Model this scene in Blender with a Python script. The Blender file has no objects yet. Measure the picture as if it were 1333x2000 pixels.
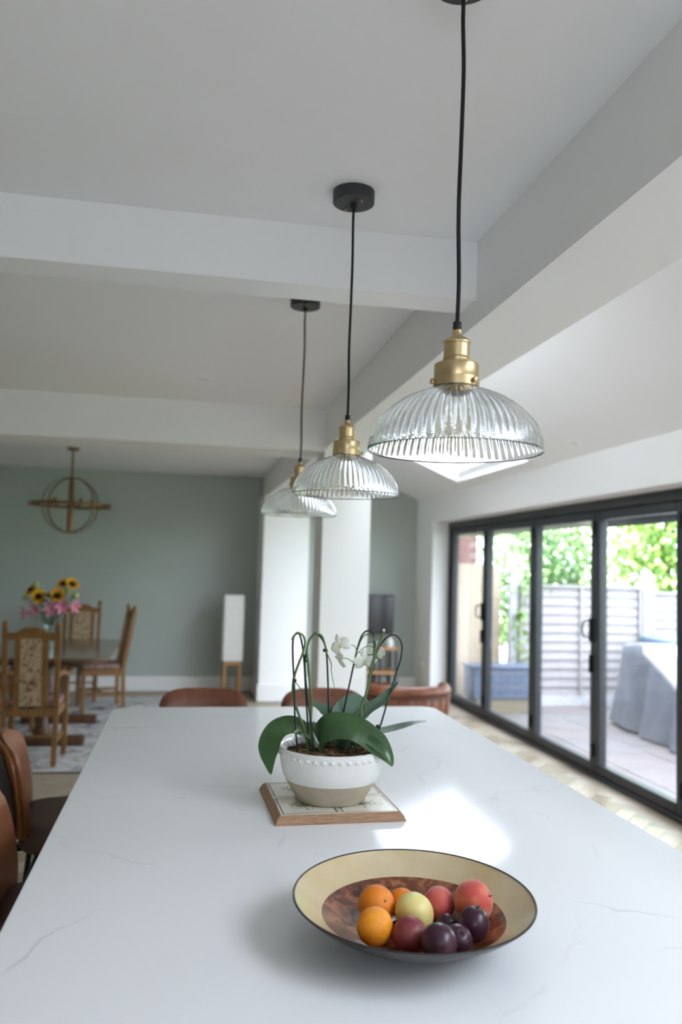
import bpy, bmesh, math, random
from mathutils import Vector, Matrix

random.seed(7)
PI = math.pi
scene = bpy.context.scene
col = scene.collection

# ------------------------------------------------------------------ camera
cam_data = bpy.data.cameras.new('camera')
cam = bpy.data.objects.new('camera', cam_data)
col.objects.link(cam)
cam_data.sensor_fit = 'VERTICAL'
cam_data.sensor_height = 36.0
cam_data.lens = 1601.56 / 2000 * 36.0
cam_data.clip_start = 0.05
yaw, pitch, roll = 0.18470, 0.06708, -0.02849
fwd = Vector((math.sin(yaw) * math.cos(pitch), math.cos(yaw) * math.cos(pitch), math.sin(pitch)))
rt = Vector((math.cos(yaw), -math.sin(yaw), 0))
dn = fwd.cross(rt)
rt2 = math.cos(roll) * rt + math.sin(roll) * dn
dn2 = -math.sin(roll) * rt + math.cos(roll) * dn
R3 = Matrix((rt2, -dn2, -fwd)).transposed()
cam.matrix_world = Matrix.Translation((0, 0, 1.54)) @ R3.to_4x4()
cam_data.dof.use_dof = True
cam_data.dof.focus_distance = 1.75
cam_data.dof.aperture_fstop = 2.6
scene.camera = cam

# ------------------------------------------------------------------ world, sun, exposure
world = bpy.data.worlds.new('world')
scene.world = world
world.use_nodes = True
bg = world.node_tree.nodes['Background']
bg.inputs['Color'].default_value = (0.80, 0.872, 1.0, 1)
bg.inputs['Strength'].default_value = 1.0

sun_data = bpy.data.lights.new('sun', 'SUN')
sun_data.energy = 4.0
sun_data.angle = 0.009
sun_data.color = (1.0, 0.95, 0.86)
sun = bpy.data.objects.new('sun', sun_data)
col.objects.link(sun)
sun.rotation_euler = Vector((-0.492, 0.0, 0.870)).to_track_quat('Z', 'Y').to_euler()
sun.location = (-8, -3, 11)

def portal(name, loc, normal, sx, sy):
    d = bpy.data.lights.new(name, 'AREA')
    d.shape = 'RECTANGLE'
    d.size, d.size_y = sx, sy
    d.cycles.is_portal = True
    o = bpy.data.objects.new(name, d)
    col.objects.link(o)
    o.location = loc
    o.rotation_euler = (-Vector(normal)).to_track_quat('Z', 'Y').to_euler()
    return o

vs = scene.view_settings
vs.view_transform = 'Standard'
vs.look = 'None'
vs.gamma = 1.0
vs.use_curve_mapping = False
vs.exposure = 3.62
cy = scene.cycles
cy.use_denoising = True
cy.max_bounces = 14
cy.diffuse_bounces = 6
cy.glossy_bounces = 4
cy.transmission_bounces = 10
cy.transparent_max_bounces = 16
cy.caustics_reflective = False
cy.caustics_refractive = False
cy.sample_clamp_indirect = 8.0

# ------------------------------------------------------------------ materials
MATS = {}

def srgb(r, g, b):
    def f(c):
        c /= 255.0
        return c / 12.92 if c <= 0.04045 else ((c + 0.055) / 1.055) ** 2.4
    return (f(r), f(g), f(b), 1)

def mat(name, color, rough=0.6, metal=0.0, coat=0.0, spec=0.5, color2=None, scale=5.0, stretch=(1, 1, 1),
        lo=0.35, hi=0.65, bump=0.0, bump_scale=None, trans=0.0, ior=1.45, detail=4.0, coords='Object', sheen=0.0):
    m = bpy.data.materials.new(name)
    m.use_nodes = True
    nt = m.node_tree
    b = nt.nodes['Principled BSDF']
    b.inputs['Base Color'].default_value = color
    b.inputs['Roughness'].default_value = rough
    b.inputs['Metallic'].default_value = metal
    b.inputs['Coat Weight'].default_value = coat
    b.inputs['Coat Roughness'].default_value = 0.08
    b.inputs['Specular IOR Level'].default_value = spec
    b.inputs['Transmission Weight'].default_value = trans
    b.inputs['IOR'].default_value = ior
    b.inputs['Sheen Weight'].default_value = sheen
    if color2 is not None or bump:
        tc = nt.nodes.new('ShaderNodeTexCoord')
        mp = nt.nodes.new('ShaderNodeMapping')
        mp.inputs['Scale'].default_value = stretch
        nt.links.new(tc.outputs[coords], mp.inputs['Vector'])
    if color2 is not None:
        n = nt.nodes.new('ShaderNodeTexNoise')
        n.inputs['Scale'].default_value = scale
        n.inputs['Detail'].default_value = detail
        nt.links.new(mp.outputs['Vector'], n.inputs['Vector'])
        r = nt.nodes.new('ShaderNodeValToRGB')
        r.color_ramp.elements[0].position = lo
        r.color_ramp.elements[0].color = color
        r.color_ramp.elements[1].position = hi
        r.color_ramp.elements[1].color = color2
        nt.links.new(n.outputs['Fac'], r.inputs['Fac'])
        nt.links.new(r.outputs['Color'], b.inputs['Base Color'])
    if bump:
        n2 = nt.nodes.new('ShaderNodeTexNoise')
        n2.inputs['Scale'].default_value = bump_scale or scale * 4
        n2.inputs['Detail'].default_value = 3
        nt.links.new(mp.outputs['Vector'], n2.inputs['Vector'])
        bp = nt.nodes.new('ShaderNodeBump')
        bp.inputs['Strength'].default_value = bump
        bp.inputs['Distance'].default_value = 0.01
        nt.links.new(n2.outputs['Fac'], bp.inputs['Height'])
        nt.links.new(bp.outputs['Normal'], b.inputs['Normal'])
    MATS[name] = m
    return m

def thin_glass(name, tint=(0.97, 0.985, 0.98, 1), ior=1.5, rough=0.0):
    m = bpy.data.materials.new(name)
    m.use_nodes = True
    nt = m.node_tree
    nt.nodes.remove(nt.nodes['Principled BSDF'])
    out = nt.nodes['Material Output']
    t = nt.nodes.new('ShaderNodeBsdfTransparent')
    t.inputs['Color'].default_value = tint
    g = nt.nodes.new('ShaderNodeBsdfGlossy')
    g.inputs['Roughness'].default_value = rough
    # Schlick reflectance of a thin sheet: the same from both sides
    geo = nt.nodes.new('ShaderNodeNewGeometry')
    dot = nt.nodes.new('ShaderNodeVectorMath')
    dot.operation = 'DOT_PRODUCT'
    nt.links.new(geo.outputs['Normal'], dot.inputs[0])
    nt.links.new(geo.outputs['Incoming'], dot.inputs[1])
    def mth(op, a, b):
        k = nt.nodes.new('ShaderNodeMath')
        k.operation = op
        k.use_clamp = True
        for i, v in enumerate((a, b)):
            if isinstance(v, float):
                k.inputs[i].default_value = v
            else:
                nt.links.new(v, k.inputs[i])
        return k.outputs[0]
    ab = nt.nodes.new('ShaderNodeMath')
    ab.operation = 'ABSOLUTE'
    nt.links.new(dot.outputs['Value'], ab.inputs[0])
    f0 = ((ior - 1) / (ior + 1)) ** 2
    fr = mth('ADD', mth('MULTIPLY', mth('POWER', mth('SUBTRACT', 1.0, ab.outputs[0]), 5.0), 1.0 - f0), f0)
    mx = nt.nodes.new('ShaderNodeMixShader')
    nt.links.new(fr, mx.inputs[0])
    nt.links.new(t.outputs[0], mx.inputs[1])
    nt.links.new(g.outputs[0], mx.inputs[2])
    nt.links.new(mx.outputs[0], out.inputs['Surface'])
    MATS[name] = m
    return m

def add_ramp_color(m, tex_setup):
    nt = m.node_tree
    b = nt.nodes['Principled BSDF']
    c = tex_setup(nt)
    nt.links.new(c, b.inputs['Base Color'])

mat('white_paint', (0.87, 0.865, 0.85, 1), 0.7, color2=(0.86, 0.855, 0.84, 1), scale=1.5)
mat('ceiling_paint', (0.88, 0.88, 0.875, 1), 0.75, color2=(0.87, 0.87, 0.865, 1), scale=1.2)
mat('sage_paint', srgb(176, 184, 178), 0.6, color2=srgb(173, 181, 175), scale=1.5)
mat('gloss_white', (0.82, 0.82, 0.81, 1), 0.35)
mat('floor_base', srgb(156, 142, 122), 0.5, color2=srgb(168, 154, 134), scale=8, stretch=(1, 6, 1))
mat('oak_plank', srgb(150, 137, 118), 0.33, color2=srgb(168, 155, 136), scale=6, stretch=(2, 14, 2))
mat('oak_plank_pale', srgb(156, 144, 126), 0.33, color2=srgb(170, 159, 142), scale=6, stretch=(2, 14, 2))
mat('oak_plank_dark', srgb(128, 114, 94), 0.33, color2=srgb(146, 131, 110), scale=6, stretch=(2, 14, 2))
mat('dark_frame', srgb(42, 45, 50), 0.38)
mat('black_rubber', srgb(24, 24, 25), 0.6)
mat('black_metal', srgb(26, 26, 27), 0.4, metal=0.3)
mat('canopy_black', srgb(52, 54, 55), 0.55)
mat('cord_black', srgb(22, 22, 23), 0.8, bump=0.3, bump_scale=900)
mat('brass', srgb(204, 182, 140), 0.38, metal=1.0, color2=srgb(190, 168, 126), scale=30, stretch=(1, 1, 0.2))
mat('bronze', srgb(122, 94, 64), 0.35, metal=0.85)
mat('steel', srgb(190, 190, 190), 0.3, metal=1.0)
mat('ribbed_glass', (0.955, 0.98, 0.985, 1), 0.03, trans=1.0, ior=1.46)
thin_glass('pane_glass')
thin_glass('roof_glass', (0.98, 0.985, 0.985, 1), 1.15)
thin_glass('door_glass', (0.90, 0.915, 0.92, 1))
thin_glass('bulb_glass', (0.975, 0.965, 0.93, 1), 1.6)
thin_glass('vase_glass', (0.93, 0.96, 0.95, 1), 1.5)
mat('filament', (0.75, 0.66, 0.48, 1), 0.5)
fb = MATS['filament'].node_tree.nodes['Principled BSDF']
fb.inputs['Emission Color'].default_value = (1.0, 0.88, 0.66, 1)
fb.inputs['Emission Strength'].default_value = 0.025
mat('soil_bark', srgb(70, 52, 36), 0.95, color2=srgb(150, 120, 88), scale=60, bump=1.0, bump_scale=80)
mat('bark_chip', srgb(120, 92, 62), 0.9, color2=srgb(84, 62, 42), scale=40)
mat('leaf_green', srgb(44, 72, 40), 0.30, color2=srgb(62, 96, 52), scale=14, spec=0.6, coat=0.15)
mat('leaf_grey_green', srgb(74, 100, 82), 0.35, color2=srgb(90, 116, 96), scale=14, spec=0.6)
mat('stem_green', srgb(72, 98, 50), 0.45, color2=srgb(96, 120, 66), scale=30)
mat('wire_green', srgb(28, 38, 33), 0.35)
mat('petal_white', srgb(246, 246, 238), 0.5, color2=srgb(238, 240, 226), scale=30, sheen=0.2)
mat('petal_lip', srgb(206, 212, 120), 0.5)
mat('pot_white', srgb(228, 227, 222), 0.25, color2=srgb(220, 219, 213), scale=10, coat=0.3)
mat('pot_clay', srgb(178, 166, 146), 0.75, color2=srgb(170, 158, 138), scale=20, bump=0.1)
mat('trivet_wood', srgb(146, 112, 82), 0.5, color2=srgb(172, 136, 104), scale=12, stretch=(3, 26, 26), bump=0.1)
mat('grout', srgb(120, 112, 116), 0.8)
mat('bowl_silver', srgb(92, 90, 92), 0.32, metal=0.8, color2=srgb(64, 62, 64), scale=12)
mat('bowl_edge', srgb(60, 52, 50), 0.3, metal=0.5)
mat('bowl_gold', srgb(206, 182, 134), 0.34, metal=0.3, coat=0.6, color2=srgb(220, 204, 168), scale=9, bump=0.05)
mat('orange_skin', srgb(232, 140, 22), 0.42, color2=srgb(240, 156, 40), scale=20, bump=0.25, bump_scale=420)
mat('orange_skin_deep', srgb(222, 122, 18), 0.42, color2=srgb(232, 138, 30), scale=20, bump=0.25, bump_scale=420)
mat('apple_skin', srgb(224, 214, 140), 0.38, color2=srgb(226, 196, 120), scale=22, lo=.4, hi=.75)
mat('peach_skin', srgb(190, 74, 62), 0.6, color2=srgb(226, 142, 84), scale=24, lo=.42, hi=.75, sheen=0.3)
mat('peach_skin_red', srgb(178, 62, 62), 0.6, color2=srgb(206, 104, 84), scale=24, lo=.42, hi=.75, sheen=0.3)
mat('plum_red', srgb(116, 44, 52), 0.42, color2=srgb(140, 66, 66), scale=26)
mat('plum_dark', srgb(52, 24, 38), 0.30, color2=srgb(78, 46, 66), scale=24, lo=.4, hi=.8)
mat('fruit_stem', srgb(84, 74, 40), 0.8)
mat('tan_leather', srgb(140, 84, 52), 0.38, color2=srgb(152, 94, 60), scale=14, bump=0.12, bump_scale=220)
mat('brown_leather', srgb(112, 66, 48), 0.36, color2=srgb(126, 76, 56), scale=14, bump=0.12, bump_scale=220)
mat('leather_piping', srgb(122, 76, 38), 0.3)
mat('stool_shell', srgb(52, 46, 42), 0.5)
mat('seat_leather', srgb(74, 54, 46), 0.5, color2=srgb(84, 62, 54), scale=14, bump=0.12, bump_scale=220)
mat('oak_furniture', srgb(142, 102, 58), 0.38, color2=srgb(118, 82, 44), scale=6, stretch=(10, 10, 1.2))
mat('oak_dark', srgb(94, 62, 36), 0.4, color2=srgb(74, 48, 28), scale=6, stretch=(10, 10, 1.2))
mat('tabletop', srgb(112, 88, 66), 0.14, color2=srgb(98, 76, 56), scale=5, stretch=(1, 8, 1), coat=0.3)
mat('lamp_shade', srgb(232, 230, 224), 0.8, color2=srgb(226, 224, 218), scale=4, stretch=(1, 1, 20))
mat('lamp_wood', srgb(168, 128, 84), 0.5, color2=srgb(152, 112, 70), scale=8, stretch=(10, 10, 1.5))
mat('tv_screen', srgb(22, 23, 26), 0.12, spec=0.7)
mat('shelf_wood', srgb(196, 150, 106), 0.5, color2=srgb(182, 136, 92), scale=8, stretch=(1, 10, 1))
mat('chair_hide', srgb(122, 72, 46), 0.34, color2=srgb(92, 50, 32), scale=7, bump=0.15, bump_scale=120)
mat('hide_dark', srgb(70, 38, 26), 0.4)
mat('sunflower_yellow', srgb(232, 180, 20), 0.6, color2=srgb(214, 150, 16), scale=30)
mat('sunflower_heart', srgb(62, 34, 18), 0.9, color2=srgb(40, 22, 12), scale=60)
mat('lily_pink', srgb(206, 110, 142), 0.6, color2=srgb(228, 156, 176), scale=25)
mat('bud_green', srgb(176, 188, 110), 0.6)
mat('bouquet_leaf', srgb(52, 82, 44), 0.5, color2=srgb(72, 104, 58), scale=20)
mat('water', (0.8, 0.9, 0.85, 1), 0.05, trans=1.0, ior=1.33)
# outside
mat('paving', srgb(119, 114, 115), 0.8, color2=srgb(129, 125, 126), scale=3, bump=0.1, bump_scale=30)
mat('paving_pink', srgb(122, 114, 114), 0.8, color2=srgb(132, 123, 122), scale=3, bump=0.1, bump_scale=30)
mat('paving_joint', srgb(107, 101, 101), 0.9)
mat('fence_grey', srgb(152, 145, 144), 0.85, color2=srgb(172, 166, 166), scale=5, stretch=(1, 6, 12))
mat('fence_new', srgb(204, 188, 168), 0.8, color2=srgb(192, 174, 150), scale=5, stretch=(10, 1, 1))
mat('concrete_post', srgb(206, 206, 208), 0.9, color2=srgb(193, 193, 195), scale=20)
mat('brick_red', srgb(141, 101, 99), 0.9, color2=srgb(126, 91, 88), scale=8)
mat('mortar', srgb(150, 128, 122), 0.95)
mat('planter_blue', srgb(95, 107, 126), 0.5, color2=srgb(101, 113, 132), scale=4)
mat('planter_base', srgb(138, 130, 110), 0.8)
mat('tarp_grey', srgb(123, 127, 139), 0.55, color2=srgb(135, 139, 149), scale=5)
mat('pale_blue_cover', srgb(129, 150, 177), 0.6, color2=srgb(138, 156, 183), scale=4)
mat('tree_leaf', srgb(134, 169, 90), 0.5, color2=srgb(179, 210, 126), scale=1.2)
mat('tree_leaf_dark', srgb(105, 141, 92), 0.5, color2=srgb(139, 175, 115), scale=1.2)
mat('tree_bark', srgb(108, 90, 72), 0.9, color2=srgb(85, 70, 54), scale=10)
mat('lawn', srgb(92, 114, 59), 0.95, color2=srgb(114, 135, 73), scale=6)
mat('soffit_board', srgb(150, 144, 126), 0.7, color2=srgb(140, 134, 118), scale=6)
mat('roof_tile', srgb(96, 84, 78), 0.85)
mat('downlight', (0.85, 0.85, 0.84, 1), 0.4)

# quartz worktop with fine grey veins
def quartz():
    m = mat('quartz', (0.83, 0.835, 0.84, 1), 0.085, spec=0.13)
    nt = m.node_tree
    b = nt.nodes['Principled BSDF']
    tc = nt.nodes.new('ShaderNodeTexCoord')
    n = nt.nodes.new('ShaderNodeTexNoise')
    n.inputs['Scale'].default_value = 3.0
    n.inputs['Detail'].default_value = 6
    nt.links.new(tc.outputs['Object'], n.inputs['Vector'])
    mixv = nt.nodes.new('ShaderNodeMix')
    mixv.data_type = 'VECTOR'
    mixv.inputs['Factor'].default_value = 0.18
    nt.links.new(tc.outputs['Object'], mixv.inputs['A'])
    nt.links.new(n.outputs['Color'], mixv.inputs['B'])
    v = nt.nodes.new('ShaderNodeTexVoronoi')
    v.feature = 'DISTANCE_TO_EDGE'
    v.inputs['Scale'].default_value = 2.6
    nt.links.new(mixv.outputs['Result'], v.inputs['Vector'])
    r = nt.nodes.new('ShaderNodeValToRGB')
    r.color_ramp.elements[0].position = 0.0
    r.color_ramp.elements[0].color = (1, 1, 1, 1)
    r.color_ramp.elements[1].position = 0.012
    r.color_ramp.elements[1].color = (0, 0, 0, 1)
    nt.links.new(v.outputs['Distance'], r.inputs['Fac'])
    n2 = nt.nodes.new('ShaderNodeTexNoise')
    n2.inputs['Scale'].default_value = 4.5
    nt.links.new(tc.outputs['Object'], n2.inputs['Vector'])
    r2 = nt.nodes.new('ShaderNodeValToRGB')
    r2.color_ramp.elements[0].position = 0.48
    r2.color_ramp.elements[1].position = 0.68
    nt.links.new(n2.outputs['Fac'], r2.inputs['Fac'])
    mu = nt.nodes.new('ShaderNodeMath')
    mu.operation = 'MULTIPLY'
    nt.links.new(r.outputs['Color'], mu.inputs[0])
    nt.links.new(r2.outputs['Color'], mu.inputs[1])
    mu2 = nt.nodes.new('ShaderNodeMath')
    mu2.operation = 'MULTIPLY'
    mu2.inputs[1].default_value = 0.36
    nt.links.new(mu.outputs[0], mu2.inputs[0])
    mc = nt.nodes.new('ShaderNodeMix')
    mc.data_type = 'RGBA'
    mc.inputs['A'].default_value = (0.83, 0.835, 0.84, 1)
    mc.inputs['B'].default_value = (0.42, 0.42, 0.43, 1)
    nt.links.new(mu2.outputs[0], mc.inputs['Factor'])
    nt.links.new(mc.outputs['Result'], b.inputs['Base Color'])
quartz()

# crackled red-brown lacquer of the bowl's well
def lacquer():
    m = mat('bowl_lacquer', srgb(110, 62, 42), 0.16, coat=0.5)
    nt = m.node_tree
    b = nt.nodes['Principled BSDF']
    tc = nt.nodes.new('ShaderNodeTexCoord')
    n = nt.nodes.new('ShaderNodeTexNoise')
    n.inputs['Scale'].default_value = 26
    n.inputs['Detail'].default_value = 8
    n.inputs['Distortion'].default_value = 1.2
    nt.links.new(tc.outputs['Object'], n.inputs['Vector'])
    r = nt.nodes.new('ShaderNodeValToRGB')
    e = r.color_ramp.elements
    e[0].position, e[0].color = 0.32, srgb(58, 30, 22)
    e[1].position, e[1].color = 0.66, srgb(160, 102, 70)
    x = r.color_ramp.elements.new(0.5)
    x.color = srgb(112, 62, 42)
    nt.links.new(n.outputs['Fac'], r.inputs['Fac'])
    nt.links.new(r.outputs['Color'], b.inputs['Base Color'])
lacquer()

# tapestry fabric and distressed rug
def blotch(name, cols, scale, rough=0.9, dist=0.6):
    m = mat(name, cols[0], rough)
    nt = m.node_tree
    b = nt.nodes['Principled BSDF']
    tc = nt.nodes.new('ShaderNodeTexCoord')
    n = nt.nodes.new('ShaderNodeTexNoise')
    n.inputs['Scale'].default_value = scale
    n.inputs['Detail'].default_value = 3
    n.inputs['Distortion'].default_value = dist
    nt.links.new(tc.outputs['Object'], n.inputs['Vector'])
    r = nt.nodes.new('ShaderNodeValToRGB')
    el = r.color_ramp.elements
    el[0].position, el[0].color = 0.34, cols[0]
    el[1].position, el[1].color = 0.66, cols[-1]
    for i, c in enumerate(cols[1:-1]):
        q = el.new(0.34 + 0.32 * (i + 1) / (len(cols) - 1))
        q.color = c
    nt.links.new(n.outputs['Fac'], r.inputs['Fac'])
    nt.links.new(r.outputs['Color'], b.inputs['Base Color'])
blotch('tapestry', [srgb(110, 70, 66), srgb(176, 152, 120), srgb(186, 164, 132), srgb(112, 104, 88)], 26)
blotch('tapestry_seat', [srgb(104, 62, 66), srgb(150, 120, 112), srgb(140, 112, 104), srgb(84, 66, 66)], 20)
blotch('rug_pile', [srgb(92, 92, 98), srgb(178, 176, 174), srgb(204, 202, 198), srgb(150, 146, 146)], 4.5, dist=1.6)

# printed botanical tile: pale glaze, grey line border and a sprig in the middle
def printed_tile():
    m = mat('printed_tile', srgb(226, 222, 208), 0.2, coat=0.3)
    nt = m.node_tree
    b = nt.nodes['Principled BSDF']
    tc = nt.nodes.new('ShaderNodeTexCoord')
    L = nt.links.new
    sep = nt.nodes.new('ShaderNodeSeparateXYZ')
    L(tc.outputs['Object'], sep.inputs[0])
    def math_node(op, a, bb=None):
        k = nt.nodes.new('ShaderNodeMath')
        k.operation = op
        for i, v in enumerate((a, bb)):
            if v is None:
                continue
            if isinstance(v, (int, float)):
                k.inputs[i].default_value = v
            else:
                L(v, k.inputs[i])
        return k.outputs[0]
    ax = math_node('ABSOLUTE', sep.outputs[0])
    ay = math_node('ABSOLUTE', sep.outputs[1])
    mxx = math_node('MAXIMUM', ax, ay)
    line = math_node('MULTIPLY', math_node('GREATER_THAN', mxx, 0.0655), math_node('LESS_THAN', mxx, 0.0695))
    n = nt.nodes.new('ShaderNodeTexNoise')
    n.inputs['Scale'].default_value = 70
    n.inputs['Detail'].default_value = 5
    n.inputs['Distortion'].default_value = 2.0
    L(tc.outputs['Object'], n.inputs['Vector'])
    rr = math_node('SQRT', math_node('ADD', math_node('MULTIPLY', sep.outputs[0], sep.outputs[0]),
                                     math_node('MULTIPLY', math_node('MULTIPLY', sep.outputs[1], sep.outputs[1]), 1.5)))
    inside = math_node('SUBTRACT', 1.0, math_node('MULTIPLY', rr, 20.0))
    sprig = math_node('GREATER_THAN', math_node('ADD', n.outputs['Fac'], math_node('MULTIPLY', inside, 0.28)), 0.64)
    c1 = nt.nodes.new('ShaderNodeMix')
    c1.data_type = 'RGBA'
    c1.inputs['A'].default_value = srgb(226, 222, 208)
    c1.inputs['B'].default_value = srgb(112, 122, 88)
    L(sprig, c1.inputs['Factor'])
    c2 = nt.nodes.new('ShaderNodeMix')
    c2.data_type = 'RGBA'
    c2.inputs['B'].default_value = srgb(96, 88, 104)
    L(c1.outputs['Result'], c2.inputs['A'])
    L(line, c2.inputs['Factor'])
    L(c2.outputs['Result'], b.inputs['Base Color'])
printed_tile()

# ------------------------------------------------------------------ mesh helpers
def link(o, parent=None):
    col.objects.link(o)
    if parent is not None:
        o.parent = parent
    return o

def tag(o, label=None, cat=None, group=None, kind=None):
    if label: o['label'] = label
    if cat: o['category'] = cat
    if group: o['group'] = group
    if kind: o['kind'] = kind
    return o

def thing(name, label, cat, loc=(0, 0, 0), rz=0.0, group=None, kind=None):
    o = bpy.data.objects.new(name, None)
    o.empty_display_size = 0.05
    col.objects.link(o)
    o.location = loc
    o.rotation_euler = (0, 0, rz)
    return tag(o, label, cat, group, kind)

def copy_tree(o, parent=None):
    c = o.copy()
    col.objects.link(c)
    c.parent = parent
    for ch in list(o.children):
        copy_tree(ch, c)
    return c

def catmull(pts, n=6):
    P = [Vector(p) for p in pts]
    out = []
    for i in range(len(P) - 1):
        p0 = P[max(i - 1, 0)]; p1 = P[i]; p2 = P[i + 1]; p3 = P[min(i + 2, len(P) - 1)]
        for k in range(n):
            t = k / n
            out.append(0.5 * ((2 * p1) + (-p0 + p2) * t + (2 * p0 - 5 * p1 + 4 * p2 - p3) * t * t + (-p0 + 3 * p1 - 3 * p2 + p3) * t ** 3))
    out.append(P[-1])
    return out

class MB:
    def __init__(self):
        self.v = []
        self.f = []
    def add(self, vs, fs):
        o = len(self.v)
        self.v += [tuple(p) for p in vs]
        self.f += [tuple(i + o for i in q) for q in fs]
        return self
    def box(self, lo, hi, M=None):
        x0, y0, z0 = lo; x1, y1, z1 = hi
        vs = [(x0, y0, z0), (x1, y0, z0), (x1, y1, z0), (x0, y1, z0), (x0, y0, z1), (x1, y0, z1), (x1, y1, z1), (x0, y1, z1)]
        if M is not None:
            vs = [M @ Vector(p) for p in vs]
        return self.add(vs, [(3, 2, 1, 0), (4, 5, 6, 7), (0, 1, 5, 4), (1, 2, 6, 5), (2, 3, 7, 6), (3, 0, 4, 7)])
    def rbox(self, lo, hi, r=0.01, seg=2, M=None):
        bm = bmesh.new()
        bmesh.ops.create_cube(bm, size=1.0)
        c = [(a + b) / 2 for a, b in zip(lo, hi)]
        s = [b - a for a, b in zip(lo, hi)]
        for v in bm.verts:
            v.co = Vector((c[i] + v.co[i] * s[i] for i in range(3)))
        bmesh.ops.bevel(bm, geom=list(bm.edges), offset=min(r, min(s) * 0.49), segments=seg, profile=0.5, affect='EDGES')
        return self.from_bm(bm, M)
    def from_bm(self, bm, M=None):
        bm.verts.index_update()
        vs = [(M @ v.co) if M is not None else v.co.copy() for v in bm.verts]
        fs = [tuple(v.index for v in f.verts) for f in bm.faces]
        bm.free()
        return self.add(vs, fs)
    def lathe(self, prof, segs=32, c=(0, 0, 0), closed=False, rfun=None, caps=True):
        vs = []
        n = len(prof)
        for i in range(segs):
            a = 2 * PI * i / segs
            for j, (r, z) in enumerate(prof):
                rr = r if rfun is None else rfun(r, z, a, j)
                vs.append((c[0] + rr * math.cos(a), c[1] + rr * math.sin(a), c[2] + z))
        fs = []
        m = n if closed else n - 1
        for i in range(segs):
            k = (i + 1) % segs
            for j in range(m):
                j2 = (j + 1) % n
                fs.append((i * n + j, k * n + j, k * n + j2, i * n + j2))
        if not closed and caps:
            if prof[0][0] > 1e-6:
                fs.append(tuple(i * n for i in range(segs))[::-1])
            if prof[-1][0] > 1e-6:
                fs.append(tuple(i * n + n - 1 for i in range(segs)))
        return self.add(vs, fs)
    def tube(self, pts, r, segs=8, smooth=0, cap=True):
        P = catmull(pts, smooth) if smooth else [Vector(p) for p in pts]
        n = len(P)
        rad = r if callable(r) else (lambda t: r)
        T = []
        for i in range(n):
            d = P[min(i + 1, n - 1)] - P[max(i - 1, 0)]
            T.append(d.normalized())
        up = Vector((0, 0, 1)) if abs(T[0].z) < 0.9 else Vector((1, 0, 0))
        u = T[0].cross(up).normalized()
        vs = []
        for i in range(n):
            u = (u - T[i] * u.dot(T[i])).normalized()
            w = T[i].cross(u)
            rr = rad(i / (n - 1))
            for k in range(segs):
                a = 2 * PI * k / segs
                vs.append(P[i] + (u * math.cos(a) + w * math.sin(a)) * rr)
        fs = []
        for i in range(n - 1):
            for k in range(segs):
                k2 = (k + 1) % segs
                fs.append((i * segs + k, i * segs + k2, (i + 1) * segs + k2, (i + 1) * segs + k))
        if cap:
            fs.append(tuple(range(segs))[::-1])
            fs.append(tuple((n - 1) * segs + k for k in range(segs)))
        return self.add(vs, fs)
    def ring(self, R, r, c=(0, 0, 0), axis='Z', segs=48, rs=8, w=None):
        # torus; w gives a flat strip half-width along the axis
        vs = []
        for i in range(segs):
            a = 2 * PI * i / segs
            for k in range(rs):
                b = 2 * PI * (k + 0.5) / rs
                q = (R + r * math.cos(b))
                h = (w or r) * math.sin(b)
                p = (q * math.cos(a), q * math.sin(a), h)
                if axis == 'X': p = (p[2], p[0], p[1])
                if axis == 'Y': p = (p[0], p[2], p[1])
                vs.append((p[0] + c[0], p[1] + c[1], p[2] + c[2]))
        fs = []
        for i in range(segs):
            i2 = (i + 1) % segs
            for k in range(rs):
                k2 = (k + 1) % rs
                fs.append((i * rs + k, i2 * rs + k, i2 * rs + k2, i * rs + k2))
        return self.add(vs, fs)
    def sphere(self, c, rx, ry=None, rz=None, nu=20, nv=12, fun=None):
        ry = ry or rx; rz = rz or rx
        vs = [(c[0], c[1], c[2] - rz)]
        for j in range(1, nv):
            t = -PI / 2 + PI * j / nv
            for i in range(nu):
                a = 2 * PI * i / nu
                d = Vector((math.cos(t) * math.cos(a), math.cos(t) * math.sin(a), math.sin(t)))
                k = 1.0 if fun is None else fun(d)
                vs.append((c[0] + rx * d.x * k, c[1] + ry * d.y * k, c[2] + rz * d.z * k))
        kt = 1.0 if fun is None else fun(Vector((0, 0, 1)))
        vs.append((c[0], c[1], c[2] + rz * kt))
        fs = []
        for i in range(nu):
            fs.append((0, 1 + (i + 1) % nu, 1 + i))
        for j in range(nv - 2):
            for i in range(nu):
                i2 = (i + 1) % nu
                a = 1 + j * nu
                fs.append((a + i, a + i2, a + nu + i2, a + nu + i))
        a = 1 + (nv - 2) * nu
        for i in range(nu):
            fs.append((a + i, a + (i + 1) % nu, len(vs) - 1))
        return self.add(vs, fs)
    def prism(self, poly, z0, z1, M=None):
        n = len(poly)
        vs = [Vector((x, y, z0)) for x, y in poly] + [Vector((x, y, z1)) for x, y in poly]
        if M is not None:
            vs = [M @ p for p in vs]
        fs = [tuple(range(n))[::-1], tuple(range(n, 2 * n))]
        for i in range(n):
            k = (i + 1) % n
            fs.append((i, k, n + k, n + i))
        return self.add(vs, fs)
    def mesh(self, name, m, sharp=0.7):
        me = bpy.data.meshes.new(name)
        me.from_pydata(self.v, [], self.f)
        me.update()
        me.materials.append(MATS[m] if isinstance(m, str) else m)
        if sharp:
            me.shade_smooth()
            me.set_sharp_from_angle(angle=sharp)
        return me
    def build(self, name, m, parent=None, loc=None, rot=None, sharp=0.7, **kw):
        o = bpy.data.objects.new(name, self.mesh(name, m, sharp))
        link(o, parent)
        if loc is not None: o.location = loc
        if rot is not None: o.rotation_euler = rot
        if kw: tag(o, **kw)
        return o

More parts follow.
